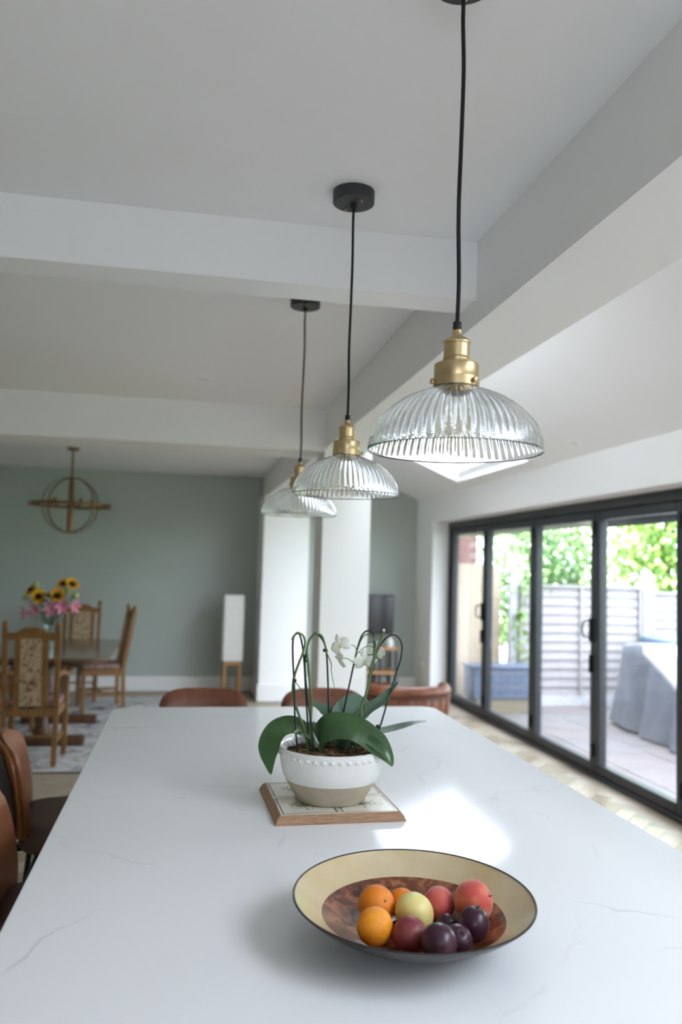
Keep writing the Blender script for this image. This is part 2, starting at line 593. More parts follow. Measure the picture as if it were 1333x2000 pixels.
def rrect(x0, x1, y0, y1, r, n=8):
    out = []
    for cx, cyy, a0 in ((x1 - r, y1 - r, 0), (x0 + r, y1 - r, PI / 2), (x0 + r, y0 + r, PI), (x1 - r, y0 + r, 1.5 * PI)):
        for k in range(n + 1):
            a = a0 + (PI / 2) * k / n
            out.append((cx + r * math.cos(a), cyy + r * math.sin(a)))
    return out

def S(name, mb, m, label, cat, parent=None):
    return mb.build(name, m, parent, sharp=0.5, label=label, cat=cat, kind='structure')

# ------------------------------------------------------------------ structure of the room
XW, XF = 2.90, 3.15           # inner face of the window wall, plane of the door glass
YB = 10.15                    # back wall
XL, YN = -4.0, -2.4           # walls that the photograph does not show
ZC = 2.62
XB0, XB1, ZB = 0.902, 1.20, 2.345   # long beam
def slope_z(x): return 2.426 + 0.4235 * (XW - x)

floor = S('floor', MB().box((XL, YN, -0.20), (XF + 0.08, YB, -0.010)), 'floor_base', 'pale oak herringbone floor of the open plan kitchen', 'floor')
# herringbone planks where the floor is seen
w, Lk = 0.12, 0.60
plank_mesh = MB().rbox((0.001, 0.001, -0.012), (Lk - 0.001, w - 0.001, 0.0), 0.0025, 1)
plank_meshes = [plank_mesh.mesh('plank', mm) for mm in ('oak_plank', 'oak_plank_pale', 'oak_plank_dark')]
ang = PI / 4
ca, sa = math.cos(ang), math.sin(ang)
nplank = 0
def want(x, y):
    return (2.05 < x < 3.33 and 3.2 < y < 9.4) or (-1.75 < x < -0.35 and 2.2 < y < 6.2)
for n_ in range(-140, 240):
    for m_ in range(-16, 17):
        for vert in (0, 1):
            if not vert:
                ox, oy = n_ * w + 2 * Lk * m_, n_ * w
                cxp, cyp = ox + Lk / 2, oy + w / 2
            else:
                ox, oy = n_ * w + Lk + 2 * Lk * m_, (n_ + 1) * w - Lk
                cxp, cyp = ox + w / 2, oy + Lk / 2
            X, Y = ca * cxp - sa * cyp, sa * cxp + ca * cyp
            if not want(X, Y):
                continue
            sx_, sy_ = (Lk, w) if not vert else (w, Lk)
            g_ = 0.001
            corners = [(ox + g_, oy + g_), (ox + sx_ - g_, oy + g_), (ox + sx_ - g_, oy + sy_ - g_), (ox + g_, oy + sy_ - g_)]
            world_c = [(ca * p - sa * q, sa * p + ca * q) for p, q in corners]
            xlim = XF - 0.052
            if max(p[0] for p in world_c) > xlim:
                # boards cut to the line of the door track
                cut = []
                for k_ in range(4):
                    p, q = world_c[k_], world_c[(k_ + 1) % 4]
                    if p[0] <= xlim:
                        cut.append(p)
                    if (p[0] <= xlim) != (q[0] <= xlim):
                        t_ = (xlim - p[0]) / (q[0] - p[0])
                        cut.append((xlim, p[1] + t_ * (q[1] - p[1])))
                if len(cut) >= 3:
                    MB().prism(cut, -0.012, 0.0).build('plank', random.choice(('oak_plank', 'oak_plank_pale', 'oak_plank_dark')), floor, sharp=0)
                    nplank += 1
                continue
            o = bpy.data.objects.new('plank', random.choice(plank_meshes))
            col.objects.link(o)
            o.parent = floor
            if not vert:
                o.location = (ca * ox - sa * oy, sa * ox + ca * oy, 0)
                o.rotation_euler = (0, 0, ang)
            else:
                px, py = ox + w, oy
                o.location = (ca * px - sa * py, sa * px + ca * py, 0)
                o.rotation_euler = (0, 0, ang + PI / 2)
            nplank += 1

S('ceiling', MB().box((XL, YN, ZC), (XB0 + 0.02, YB, ZC + 0.25)), 'ceiling_paint', 'flat white plaster ceiling over island and dining area', 'ceiling')
# sloping ceiling of the extension with openings for the roof windows
SK = [(1.88, 2.79, 6.36, 8.22), (1.70, 2.79, -2.2, 0.95), (1.26, 1.89, 3.7, 5.9)]  # second and third openings are unseen, added to bring in more daylight
ys = [YN, SK[1][2], SK[1][3], SK[2][2], SK[2][3], SK[0][2], SK[0][3], YB]
mb = MB()
def slab(x0, x1, y0, y1):
    t = 0.12
    z0, z1 = slope_z(x0), slope_z(x1)
    mb.add([(x0, y0, z0), (x1, y0, z1), (x1, y1, z1), (x0, y1, z0), (x0, y0, z0 + t), (x1, y0, z1 + t), (x1, y1, z1 + t), (x0, y1, z0 + t)],
           [(3, 2, 1, 0), (4, 5, 6, 7), (0, 1, 5, 4), (1, 2, 6, 5), (2, 3, 7, 6), (3, 0, 4, 7)])
for i in range(7):
    if i in (1, 3, 5):
        s = {1: SK[1], 3: SK[2], 5: SK[0]}[i]
        slab(XB1 - 0.1, s[0], ys[i], ys[i + 1])
        slab(s[1], XF + 0.02, ys[i], ys[i + 1])
    else:
        slab(XB1 - 0.1, XF + 0.02, ys[i], ys[i + 1])
S('ceiling', mb, 'ceiling_paint', 'sloping white ceiling above the folding glass doors', 'ceiling')
th = math.atan(0.4235)
for i, s in enumerate(SK):
    root = thing('window_%d' % (i + 1), ['bright roof window in the sloping ceiling by the far doors', 'unseen wide roof window added at the kitchen end for more daylight', 'unseen narrow roof window added behind the long beam for more daylight'][i], 'roof window', (s[1], s[2], slope_z(s[1]) - 0.012), 0, kind='structure')
    root.rotation_euler = (0, th, 0)
    Lx = (s[1] - s[0]) / math.cos(th); Ly = s[3] - s[2]
    MB().box((-Lx + .015, .015, 0.02), (-.015, Ly - .015, 0.040)).build('pane', 'roof_glass', root, sharp=0)
    f = MB()
    for a, b in (((-Lx - .01, -.01, 0.0), (0.01, .02, .10)), ((-Lx - .01, Ly - .02, 0.0), (.01, Ly + .01, .10)), ((-Lx - .01, .02, 0.0), (-Lx + .02, Ly - .02, .10)), ((-.02, .02, 0.0), (.01, Ly - .02, .10))):
        f.box(a, b)
    f.build('frame', 'gloss_white', root, sharp=0)
    portal('skylight_portal', ((s[0] + s[1]) / 2, (s[2] + s[3]) / 2, (slope_z(s[0]) + slope_z(s[1])) / 2 + 0.13), (-math.sin(th), 0, -math.cos(th)), Ly, Lx)

wb = [(XL, -0.2), (XF + 0.06, -0.2), (XF + 0.06, slope_z(XF + 0.06) + 0.1), (XB1, slope_z(XB1) + 0.1), (XL, slope_z(XB1) + 0.1)]
MXZ = Matrix(((1, 0, 0, 0), (0, 0, 1, 0), (0, 1, 0, 0), (0, 0, 0, 1)))
S('wall_back', MB().prism(wb, YB, YB + 0.2, MXZ), 'sage_paint', 'sage green painted far wall of the dining area', 'wall')
S('wall_left', MB().box((XL - 0.2, YN, -0.2), (XL, YB, 3.2)), 'white_paint', 'plain white side wall opposite the glass doors', 'wall')
# window wall: far pier, head above the doors, near pier
YD0, YD1, ZD = 2.41, 9.47, 2.11
mb = MB()
mb.box((XW, YD1, -0.2), (XF + 0.06, YB, 2.43))
mb.box((XW, YD0, ZD), (XF + 0.06, YD1, 2.43))
mb.box((XW, YN, -0.2), (XF + 0.06, YD0, 2.43))
S('wall_right', mb, 'white_paint', 'white wall around the wide folding glass doors', 'wall')
# wall behind the photographer with an unseen window added for fill light
mb = MB()
WX0, WX1, WZ0, WZ1 = -0.8, 0.4, 1.05, 2.15
mb.box((XL, YN - 0.2, -0.2), (WX0, YN, 3.6))
mb.box((WX1, YN - 0.2, -0.2), (XF + 0.1, YN, 3.6))
mb.box((WX0, YN - 0.2, -0.2), (WX1, YN, WZ0))
mb.box((WX0, YN - 0.2, WZ1), (WX1, YN, 3.6))
S('wall_front', mb, 'white_paint', 'white kitchen end wall with a window added for fill light', 'wall')
r3 = thing('window_3', 'unseen three pane window added in the end wall for fill light', 'window', (0, YN - 0.1, 0), 0, kind='structure')
MB().box((WX0, -0.01, WZ0), (WX1, 0.01, WZ1)).build('pane', 'pane_glass', r3, sharp=0)
f = MB()
for x in (WX0, (2 * WX0 + WX1) / 3, (WX0 + 2 * WX1) / 3, WX1):
    f.box((x - 0.03, -0.04, WZ0), (x + 0.03, 0.04, WZ1))
f.box((WX0, -0.04, WZ0), (WX1, 0.04, WZ0 + 0.06)).box((WX0, -0.04, WZ1 - 0.06), (WX1, 0.04, WZ1))
f.build('frame', 'gloss_white', r3, sharp=0)
portal('window_portal', ((WX0 + WX1) / 2, YN - 0.12, (WZ0 + WZ1) / 2), (0, 1, 0), WX1 - WX0, WZ1 - WZ0)
portal('door_portal', (XF + 0.03, (YD0 + YD1) / 2, ZD / 2), (-1, 0, 0), YD1 - YD0, ZD)

# beams and piers
S('ceiling_beam', MB().box((XB0, YN, ZB), (XB1, YB, 3.36)), 'white_paint', 'long boxed white beam running between kitchen and extension', 'beam')
S('ceiling_beam', MB().box((XL, 2.516, 2.427), (XB0, 2.666, ZC + 0.01)), 'white_paint', 'boxed white cross beam hung between the second and third pendants', 'beam')
S('ceiling_beam', MB().box((XL, 5.52, 2.331), (XB0, 5.95, ZC + 0.01)), 'white_paint', 'deep white cross beam between kitchen and dining area', 'beam')
S('pillar', MB().box((XB0, 5.50, 0), (XB1 + 0.035, 5.84, ZB)), 'white_paint', 'cream square pillar under the long beam behind the orchid', 'pillar')
pA = S('pillar', MB().prism([(0.862, 9.39), (1.165, 9.39), (1.40, 9.46), (1.40, YB), (0.862, YB)], 0, ZB), 'white_paint', 'white pier against the far wall beside the paper floor lamp', 'pillar')
S('baseboard_pillar', MB().prism([(0.845, 9.372), (1.17, 9.372), (1.415, 9.445), (1.415, YB), (0.845, YB)], 0, 0.19), 'gloss_white', 'white skirting around the far pier', 'baseboard')
S('baseboard_back', MB().rbox((XL, YB - 0.022, 0), (0.845, YB, 0.175), 0.006, 1), 'gloss_white', 'white skirting board along the sage dining wall', 'baseboard')
S('baseboard_back', MB().rbox((1.415, YB - 0.022, 0), (XW, YB, 0.175), 0.006, 1), 'gloss_white', 'white skirting board below the television', 'baseboard')

# ------------------------------------------------------------------ folding doors
door = thing('door_1', 'wide dark grey folding glass doors onto the patio', 'door', (XF, YD0, 0), 0, kind='structure')
Wd = YD1 - YD0
MB().rbox((-0.05, 0, ZD - 0.075), (0.06, Wd, ZD), 0.004, 1).build('head_track', 'dark_frame', door)
MB().rbox((-0.05, 0, -0.01), (0.06, Wd, 0.03), 0.004, 1).build('sill_track', 'dark_frame', door)
for y0 in (0, Wd - 0.06):
    MB().rbox((-0.05, y0, 0.03), (0.06, y0 + 0.06, ZD - 0.075), 0.004, 1).build('jamb', 'dark_frame', door)
edges = [9.41, 8.28, 7.05, 5.89, 4.75, 3.62, 2.47]
for k in range(6):
    ya, yb = edges[k + 1] - YD0, edges[k] - YD0
    ya += 0.004; yb -= 0.004
    z0, z1 = 0.035, ZD - 0.08
    sw = 0.066
    leaf = MB()
    leaf.rbox((-0.035, ya, z0), (0.035, ya + sw, z1), 0.006, 1)
    leaf.rbox((-0.035, yb - sw, z0), (0.035, yb, z1), 0.006, 1)
    leaf.rbox((-0.035, ya + sw, z0), (0.035, yb - sw, z0 + 0.07), 0.006, 1)
    leaf.rbox((-0.035, ya + sw, z1 - 0.07), (0.035, yb - sw, z1), 0.006, 1)
    lf = leaf.build('leaf', 'dark_frame', door)
    MB().box((-0.012, ya + sw - 0.005, z0 + 0.065), (0.012, yb - sw + 0.005, z1 - 0.065)).build('pane', 'door_glass', lf, sharp=0)
    if k in (0, 2, 4):
        h = MB()
        yy = ya + 0.04
        h.rbox((-0.055, yy - 0.018, 1.02), (-0.03, yy + 0.018, 1.20), 0.006, 1)
        h.tube([(-0.05, yy + 0.0, 1.05), (-0.095, yy + 0.02, 1.06), (-0.10, yy + 0.03, 1.11), (-0.095, yy + 0.02, 1.17), (-0.05, yy, 1.18)], 0.007, 8, 4)
        h.build('handle', 'black_metal', lf)
        MB().rbox((-0.055, yy - 0.016, 0.78), (-0.03, yy + 0.016, 0.92), 0.006, 1).build('latch', 'black_metal', lf)
    for zz in (0.2, 1.9):
        MB().lathe([(0.012, -0.05), (0.012, 0.05)], 10, (-0.042, ya, zz)).build('hinge', 'black_metal', lf)

# ------------------------------------------------------------------ island
mbm = bmesh.new()
poly = rrect(-0.285, 1.147, 0.45, 3.70, 0.075, 10)
vsb = [mbm.verts.new((x, y, 0.91)) for x, y in poly]
ft = mbm.faces.new(vsb)
ext = bmesh.ops.extrude_face_region(mbm, geom=[ft])
bmesh.ops.translate(mbm, vec=(0, 0, -0.03), verts=[g for g in ext['geom'] if isinstance(g, bmesh.types.BMVert)])
bmesh.ops.recalc_face_normals(mbm, faces=mbm.faces[:])
top_edges = [e for e in mbm.edges if all(abs(v.co.z - 0.91) < 1e-5 for v in e.verts)]
bmesh.ops.bevel(mbm, geom=top_edges, offset=0.004, segments=2, profile=0.5, affect='EDGES')
m1 = MB().from_bm(mbm)
m1.build('island_worktop', 'quartz', sharp=0.25, label='long white quartz worktop with fine grey veins and rounded corners', cat='worktop')
isl = thing('island_cabinet', 'white panelled cabinet base under the quartz worktop', 'cabinet', (0.5, 1.9, 0))
MB().box((-0.42, -1.30, 0.09), (0.57, 1.35, 0.88)).build('carcass', 'gloss_white', isl, sharp=0)
MB().box((-0.37, -1.25, 0.0), (0.52, 1.30, 0.09)).build('plinth', 'canopy_black', isl, sharp=0)
for k in range(4):
    a = -1.29 + k * 0.662
    for sx in (-0.44, 0.57):
        d = MB().rbox((sx, a, 0.11), (sx + 0.02, a + 0.652, 0.87), 0.003, 1).build('door', 'gloss_white', isl)
        MB().rbox((sx - 0.012 if sx < 0 else sx + 0.02, a + 0.25, 0.80), (sx if sx < 0 else sx + 0.032, a + 0.40, 0.815), 0.003, 1).build('handle', 'brass', d)

# ------------------------------------------------------------------ pendant lamps
prof_o = [(.1500, .000), (.1503, .003), (.1497, .008), (.1480, .016), (.1450, .027), (.1410, .037), (.1360, .046), (.1295, .055), (.1220, .0635), (.1140, .071), (.1060, .0775), (.0980, .0835), (.0900, .0885), (.0800, .094), (.0700, .0985), (.0600, .1025), (.0520, .1055), (.0450, .108), (.0400, .1105), (.0370, .114), (.0358, .118), (.0355, .124)]
prof_i = []
for _i in range(len(prof_o) - 1, -1, -1):
    _p, _q = prof_o[max(_i - 1, 0)], prof_o[min(_i + 1, len(prof_o) - 1)]
    _tx, _tz = _q[0] - _p[0], _q[1] - _p[1]
    _l = math.hypot(_tx, _tz)
    _t = 0.0018 + 0.0012 * min(1.0, prof_o[_i][1] / 0.03)
    prof_i.append((prof_o[_i][0] - _tz / _l * _t, prof_o[_i][1] + _tx / _l * _t))
NR = 64
def ribs(r, z, a, j):
    if j >= len(prof_o):
        return r
    k = max(0.0, min(1.0, (z - 0.012) / 0.010)) * max(0.0, min(1.0, (0.112 - z) / 0.012))
    amp = min(0.0022, r * 0.024)
    return r + k * amp * (abs(math.cos(a * NR / 2)) - 0.5)
def make_pendant():
    root = thing('pendant_lamp', 'x', 'pendant lamp', (0, 0, 0))   # origin: centre of the shade rim
    ZT = ZC - 1.742
    MB().lathe(prof_o + prof_i, NR * 8, closed=True, rfun=ribs).build('glass_shade', 'ribbed_glass', root, sharp=0)
    sh = root.children[0]
    sh.data.shade_smooth()
    # brass lamp holder
    MB().lathe([(.0, .1275), (.0378, .1275), (.0382, .1285), (.0382, .1505), (.0375, .152), (.0240, .152), (.0232, .1535), (.0232, .156), (.0240, .157), (.0240, .159), (.0228, .160), (.0228, .162), (.0236, .163), (.0222, .1645), (.0222, .187), (.0240, .188), (.0244, .190), (.0238, .192), (.0210, .195), (.0150, .199), (.0105, .2015), (.0085, .205), (.0080, .212), (.0, .212)], 40).build('lamp_holder', 'brass', root)
    hold = root.children[1]
    MB().lathe([(.0395, .112), (.0395, .1275), (.0372, .1275), (.0372, .112)], 40, closed=True).build('collar', 'brass', root)
    MB().lathe([(.0360, .110), (.0392, .110), (.0392, .1125), (.0360, .1125)], 40, closed=True).build('gasket', 'black_rubber', root)
    for k in range(3):
        a = -1.05 + k * 2 * PI / 3
        M = Matrix.Rotation(a, 4, 'Z') @ Matrix.Translation((0.0393, 0, 0.120)) @ Matrix.Rotation(PI / 2, 4, 'Y')
        s = MB().lathe([(.0, 0), (.0026, 0), (.0026, .003), (.0048, .003), (.0050, .0055), (.0040, .0065), (.0, .0068)], 14)
        s.v = [tuple(M @ Vector(p)) for p in s.v]
        s.build('screw', 'brass', root)
    MB().lathe([(.0, .2115), (.0072, .2115), (.0074, .213), (.0074, .226), (.0066, .2275), (.0, .2275)], 20).build('cord_grip', 'black_rubber', root)
    L = ZT - 0.02
    pts = [(0, 0, .225), (.0015, 0, .30), (-.001, .001, .42), (.001, 0, .55), (.003, 0, .68), (.0, 0, .78), (.002, 0, L)]
    MB().tube(pts, 0.0037, 10, 5).build('cord', 'cord_black', root)
    can = MB().lathe([(.0, ZT - .035), (.058, ZT - .035), (.060, ZT - .033), (.060, ZT), (.0, ZT)], 48).build('ceiling_rose', 'canopy_black', root)
    MB().lathe([(.0, ZT - .051), (.006, ZT - .051), (.0085, ZT - .045), (.0085, ZT - .035), (.0, ZT - .035)], 16).build('cord_clamp', 'black_rubber', can)
    for sx in (-1, 1):
        MB().lathe([(.0, ZT - .042), (.0030, ZT - .042), (.0036, ZT - .039), (.0030, ZT - .035), (.0, ZT - .035)], 12, (sx * 0.016, sx * 0.034, 0)).build('screw', 'brass', can)
    # globe bulb
    MB().lathe([(.0, -.0115), (.010, -.0103), (.020, -.0062), (.029, .0005), (.0365, .010), (.0412, .021), (.0422, .032), (.0400, .043), (.0340, .055), (.0260, .066), (.0190, .077), (.0150, .088), (.0135, .100)], 32).build('bulb', 'bulb_glass', root)
    bulb = root.children[-1]
    MB().lathe([(.0, .098), (.0135, .098), (.0135, .1275), (.0, .1275)], 20).build('bulb_cap', 'steel', bulb)
    fl = MB()
    for k in range(10):
        a = 2 * PI * k / 10
        a2 = a + 0.15
        fl.tube([(.006 * math.cos(a), .006 * math.sin(a), .075), (.026 * math.cos(a2), .026 * math.sin(a2), .028), (.012 * math.cos(a2), .012 * math.sin(a2), .006)], .00055, 5, 4)
    fl.build('filament', 'filament', bulb)
    MB().lathe([(.0, .02), (.0025, .021), (.0022, .06), (.006, .098), (.0, .098)], 10).build('glass_stem', 'bulb_glass', bulb)
    return root
pend = make_pendant()
plabels = ['ribbed glass dome pendant hanging above the fruit bowl', 'ribbed glass dome pendant hanging between the other two, above the orchid',
           'ribbed glass dome pendant with its ceiling rose behind the slim cross beam']
for k, (x, y) in enumerate(((0.445, 1.336), (0.433, 2.257), (0.433, 3.235))):
    o = pend if k == 0 else copy_tree(pend)
    o.location = (x, y, 1.742)
    o.rotation_euler = (0, 0, (0.0, 0.9, 0.4)[k])
    tag(o, plabels[k], 'pendant lamp', 'row of pendants over the island')

# ------------------------------------------------------------------ tiled trivet
tv = thing('tiled_trivet', 'square wooden trivet set with four printed botanical tiles under the orchid pot', 'trivet', (0.398, 2.19, 0.91), 0.03)
hw = 0.165
mb = MB()
def moulding(mb, hw):
    prof = [(hw, 0.0), (hw, 0.004), (hw - 0.003, 0.008), (hw - 0.004, 0.012), (hw - 0.009, 0.018), (hw - 0.012, 0.0215), (hw - 0.0145, 0.0215), (hw - 0.0145, 0.0)]
    return prof
prof = moulding(mb, hw)
for sdn, ang_ in enumerate((0, PI / 2, PI, 1.5 * PI)):
    R_ = Matrix.Rotation(ang_, 4, 'Z')
    vsx, fsx = [], []
    n = len(prof)
    for end in (-1, 1):
        for (q, z) in prof:
            vsx.append(R_ @ Vector((end * q, -q, z)))
    for j in range(n):
        j2 = (j + 1) % n
        fsx.append((j, j2, n + j2, n + j))
    MB().add(vsx, fsx).build('frame_rail', 'trivet_wood', tv, sharp=0.4)
MB().box((-hw + 0.0145, -hw + 0.0145, 0.002), (hw - 0.0145, hw - 0.0145, 0.0175)).build('grout_bed', 'grout', tv, sharp=0)
tile_mesh = MB().rbox((-0.0742, -0.0742, -0.004), (0.0742, 0.0742, 0.0035), 0.0015, 1).mesh('tile', 'printed_tile')
for sx in (-1, 1):
    for sy in (-1, 1):
        o = bpy.data.objects.new('tile', tile_mesh)
        link(o, tv)
        o.location = (sx * 0.0752, sy * 0.0752, 0.0185)
        o.rotation_euler = (0, 0, random.choice((0, PI / 2, PI)))

# ------------------------------------------------------------------ orchid in its bowl
orc = thing('potted_orchid', 'orchid with hooped green stems and two white blooms in a two tone bowl', 'potted plant', (0.398, 2.17, 0.932))
pp = [(.0, .0), (.086, .0), (.092, .004), (.094, .010), (.104, .026), (.1150, .044), (.1215, .056)]
MB().lathe([(0.0, 0.0)] + pp[1:] + [(.1185, .0565), (.09, .012), (.0, .010)], 56).build('clay_foot', 'pot_clay', orc)
MB().lathe([(.1185, .0562), (.1218, .0562), (.1265, .066), (.1318, .082), (.1352, .100), (.1368, .116), (.1385, .124), (.1400, .131), (.1392, .136), (.1350, .138), (.1310, .136), (.1290, .128), (.1270, .104), (.1220, .075), (.1150, .058)], 72, closed=True).build('glazed_body', 'pot_white', orc)
body = orc.children[-1]
sc_ = MB()
for k in range(40):
    a = 2 * PI * k / 40
    sc_.sphere((0.1312 * math.cos(a), 0.1312 * math.sin(a), 0.1215), 0.0105, 0.0105, 0.0085, 12, 8)
sc_.build('beaded_border', 'pot_white', body)
def rug_soil(d):
    return 1 + 0.02 * math.sin(9 * d.x + 4 * d.y) * 1
MB().lathe([(.0, .128), (.03, .129), (.07, .126), (.10, .121), (.127, .113), (.127, .10), (.0, .10)], 40).build('bark_mulch', 'soil_bark', orc)
mulch = orc.children[-1]
rnd = random.Random(3)
ch = MB()
for k in range(170):
    a = rnd.uniform(0, 2 * PI); r = 0.118 * math.sqrt(rnd.random())
    z = 0.131 - 0.12 * (r / 0.127) ** 2 * 0.12
    M = Matrix.Translation((r * math.cos(a), r * math.sin(a), z + rnd.uniform(-.003, .004))) @ Matrix.Rotation(rnd.uniform(0, 6.28), 4, 'Z') @ Matrix.Rotation(rnd.uniform(-.6, .6), 4, 'X')
    s = rnd.uniform(.004, .009)
    ch.box((-s, -s * .5, -.002), (s, s * .5, .002), M)
ch.build('bark_chips', 'bark_chip', mulch, sharp=0, kind='stuff')

wires = [
 [(-0.090,-0.010,0.11),(-0.102,-0.020,0.201),(-0.107,-0.018,0.295),(-0.112,-0.016,0.355),(-0.114,-0.014,0.404),(-0.110,-0.012,0.425),(-0.100,-0.010,0.432),(-0.092,-0.008,0.417),(-0.085,-0.006,0.385),(-0.080,-0.004,0.346),(-0.074,-0.002,0.277),(-0.065,0.000,0.186),(-0.06,0.0,0.11)],
 [(-0.053,-0.030,0.11),(-0.058,-0.030,0.177),(-0.072,-0.024,0.266),(-0.080,-0.018,0.337),(-0.078,-0.012,0.382),(-0.068,-0.006,0.414),(-0.052,0.000,0.430),(-0.033,0.006,0.415),(-0.020,0.012,0.385),(-0.013,0.018,0.321),(-0.008,0.024,0.258),(-0.005,0.030,0.207),(0.0,0.03,0.11)],
 [(0.02,0.050,0.11),(0.035,0.050,0.191),(0.045,0.046,0.249),(0.053,0.042,0.294),(0.063,0.038,0.350),(0.073,0.033,0.400),(0.083,0.029,0.428),(0.098,0.025,0.438),(0.109,0.021,0.429),(0.113,0.017,0.396),(0.109,0.013,0.353),(0.099,0.008,0.291),(0.083,0.004,0.246),(0.075,0.000,0.208),(0.065,0.0,0.11)],
 [(0.060,0.008,0.11),(0.079,0.010,0.198),(0.089,0.013,0.252),(0.102,0.017,0.298),(0.114,0.020,0.352),(0.124,0.023,0.384),(0.140,0.027,0.409),(0.163,0.030,0.426),(0.183,0.033,0.421),(0.196,0.037,0.397),(0.194,0.040,0.360),(0.182,0.043,0.318),(0.164,0.047,0.254),(0.142,0.050,0.173),(0.118,0.050,0.115)]]
for wv in wires:
    MB().tube(wv, 0.0025, 8, 6).build('support_hoop', 'wire_green', orc)
stems = [
 ([(-0.06,-0.005,0.12),(-0.077,-0.010,0.184),(-0.085,-0.012,0.203),(-0.101,-0.014,0.245),(-0.110,-0.015,0.283),(-0.107,-0.017,0.321),(-0.096,-0.019,0.356),(-0.086,-0.021,0.386),(-0.083,-0.023,0.411),(-0.090,-0.025,0.427),(-0.102,-0.026,0.432),(-0.113,-0.028,0.426),(-0.119,-0.030,0.415)], .0038),
 ([(-0.05,-0.018,0.12),(-0.061,-0.020,0.186),(-0.060,-0.019,0.250),(-0.066,-0.017,0.302),(-0.072,-0.016,0.355),(-0.076,-0.014,0.389),(-0.069,-0.013,0.416),(-0.054,-0.011,0.429),(-0.038,-0.010,0.426),(-0.028,-0.006,0.405),(-0.022,0.0,0.383)], .0038),
 ([(0.06,0.0,0.12),(0.077,0.000,0.200),(0.079,0.001,0.238),(0.092,0.003,0.277),(0.103,0.004,0.339),(0.112,0.006,0.370),(0.122,0.007,0.397),(0.132,0.009,0.424),(0.136,0.010,0.438)], .0042),
 ([(0.104,0.0,0.345),(0.110,0.000,0.382),(0.114,0.005,0.403),(0.106,0.010,0.420),(0.090,0.015,0.428),(0.078,0.020,0.415),(0.069,0.025,0.387),(0.066,0.030,0.370)], .0024)]
stobj = []
for pts, r in stems:
    stobj.append(MB().tube(pts, (lambda r: (lambda t: r * (1 - 0.35 * t)))(r), 9, 6).build('flower_stem', 'stem_green', orc))
    for q in pts[2:-1:2]:
        pass
MB().tube([(-0.105,-0.015,0.306),(-0.091,-0.015,0.289),(-0.083,-0.015,0.276),(-0.080,-0.015,0.264)], .0015, 6, 5).build('side_shoot', 'stem_green', stobj[0])
MB().tube([(-0.022,0.000,0.383),(-0.013,-0.002,0.364),(-0.008,-0.005,0.351),(-0.007,-0.007,0.328),(0.002,-0.010,0.287)], lambda t: .0020 * (1 - .6 * t), 6, 5).build('side_shoot', 'stem_green', stobj[1])
MB().sphere((0.1365, 0.010, 0.440), .0034, .0034, .0045, 10, 8).build('cut_tip', 'petal_white', stobj[2])
for p in [[(0.068,0.030,0.380),(0.062,0.030,0.394),(0.048,0.030,0.398),(0.030,0.028,0.398)], [(0.067,0.030,0.372),(0.083,0.030,0.388),(0.101,0.030,0.396),(0.118,0.030,0.390)], [(0.060,0.034,0.350),(0.043,0.030,0.361),(0.028,0.030,0.362)], [(0.075,0.030,0.38),(0.083,0.030,0.370),(0.086,0.028,0.362)]]:
    MB().tube(p, .0012, 6, 5).build('flower_stalk', 'stem_green', stobj[3])
for p, s in (((-0.107, -0.017, 0.309), 1.0), ((-0.023, 0.008, 0.385), 1.1), ((0.137, 0.049, 0.176), 1.1), ((-0.076, -0.012, 0.359), .7), ((-0.101, -0.016, 0.432), .8), ((-0.053, -0.004, 0.431), .7)):
    MB().rbox((p[0] - .0055 * s, p[1] - .0055 * s, p[2] - .004 * s), (p[0] + .0055 * s, p[1] + .0055 * s, p[2] + .004 * s), .002, 1).build('clip', 'wire_green', orc)

def leaf_mesh(mb, center, width, side, droop=0.25, prof=None, thick=0.0012):
    # blade along a smoothed spine; side = sideways direction of the blade, droop = gutter depth
    P = catmull(center, 5)
    n = len(P)
    cols = 7
    top = []
    for i in range(n):
        t = i / (n - 1)
        T = (P[min(i + 1, n - 1)] - P[max(i - 1, 0)]).normalized()
        s = Vector(side) if not isinstance(side[0], tuple) else Vector(side[0]).lerp(Vector(side[1]), max(0.0, min(1.0, (t - .25) / .5)))
        s = (s - T * s.dot(T)).normalized()
        N = s.cross(T).normalized()
        wd = width * (prof(t) if prof else (0.30 + 0.70 * math.sin(PI * min(1, (0.12 + 0.80 * t))) ** 0.8))
        wd *= min(1.0, max(0.02, (1 - t) / .30)) ** .62
        row = []
        for k in range(cols):
            q = -1 + 2 * k / (cols - 1)
            row.append(P[i] + s * q * wd * 0.5 + N * (droop * wd * 0.5 * abs(q) ** 1.3))
        top.append((row, N))
    vs, fs = [], []
    for row, N in top:
        vs += row
    off = len(vs)
    for row, N in top:
        vs += [p - N * thick for p in row]
    for i in range(n - 1):
        for k in range(cols - 1):
            a = i * cols + k
            fs.append((a, a + 1, a + cols + 1, a + cols))
            b = off + a
            fs.append((b + cols, b + cols + 1, b + 1, b))
    for i in range(n - 1):
        for k in (0, cols - 1):
            a = i * cols + k
            fs.append((a, a + cols, off + a + cols, off + a))
    return mb.add(vs, fs)
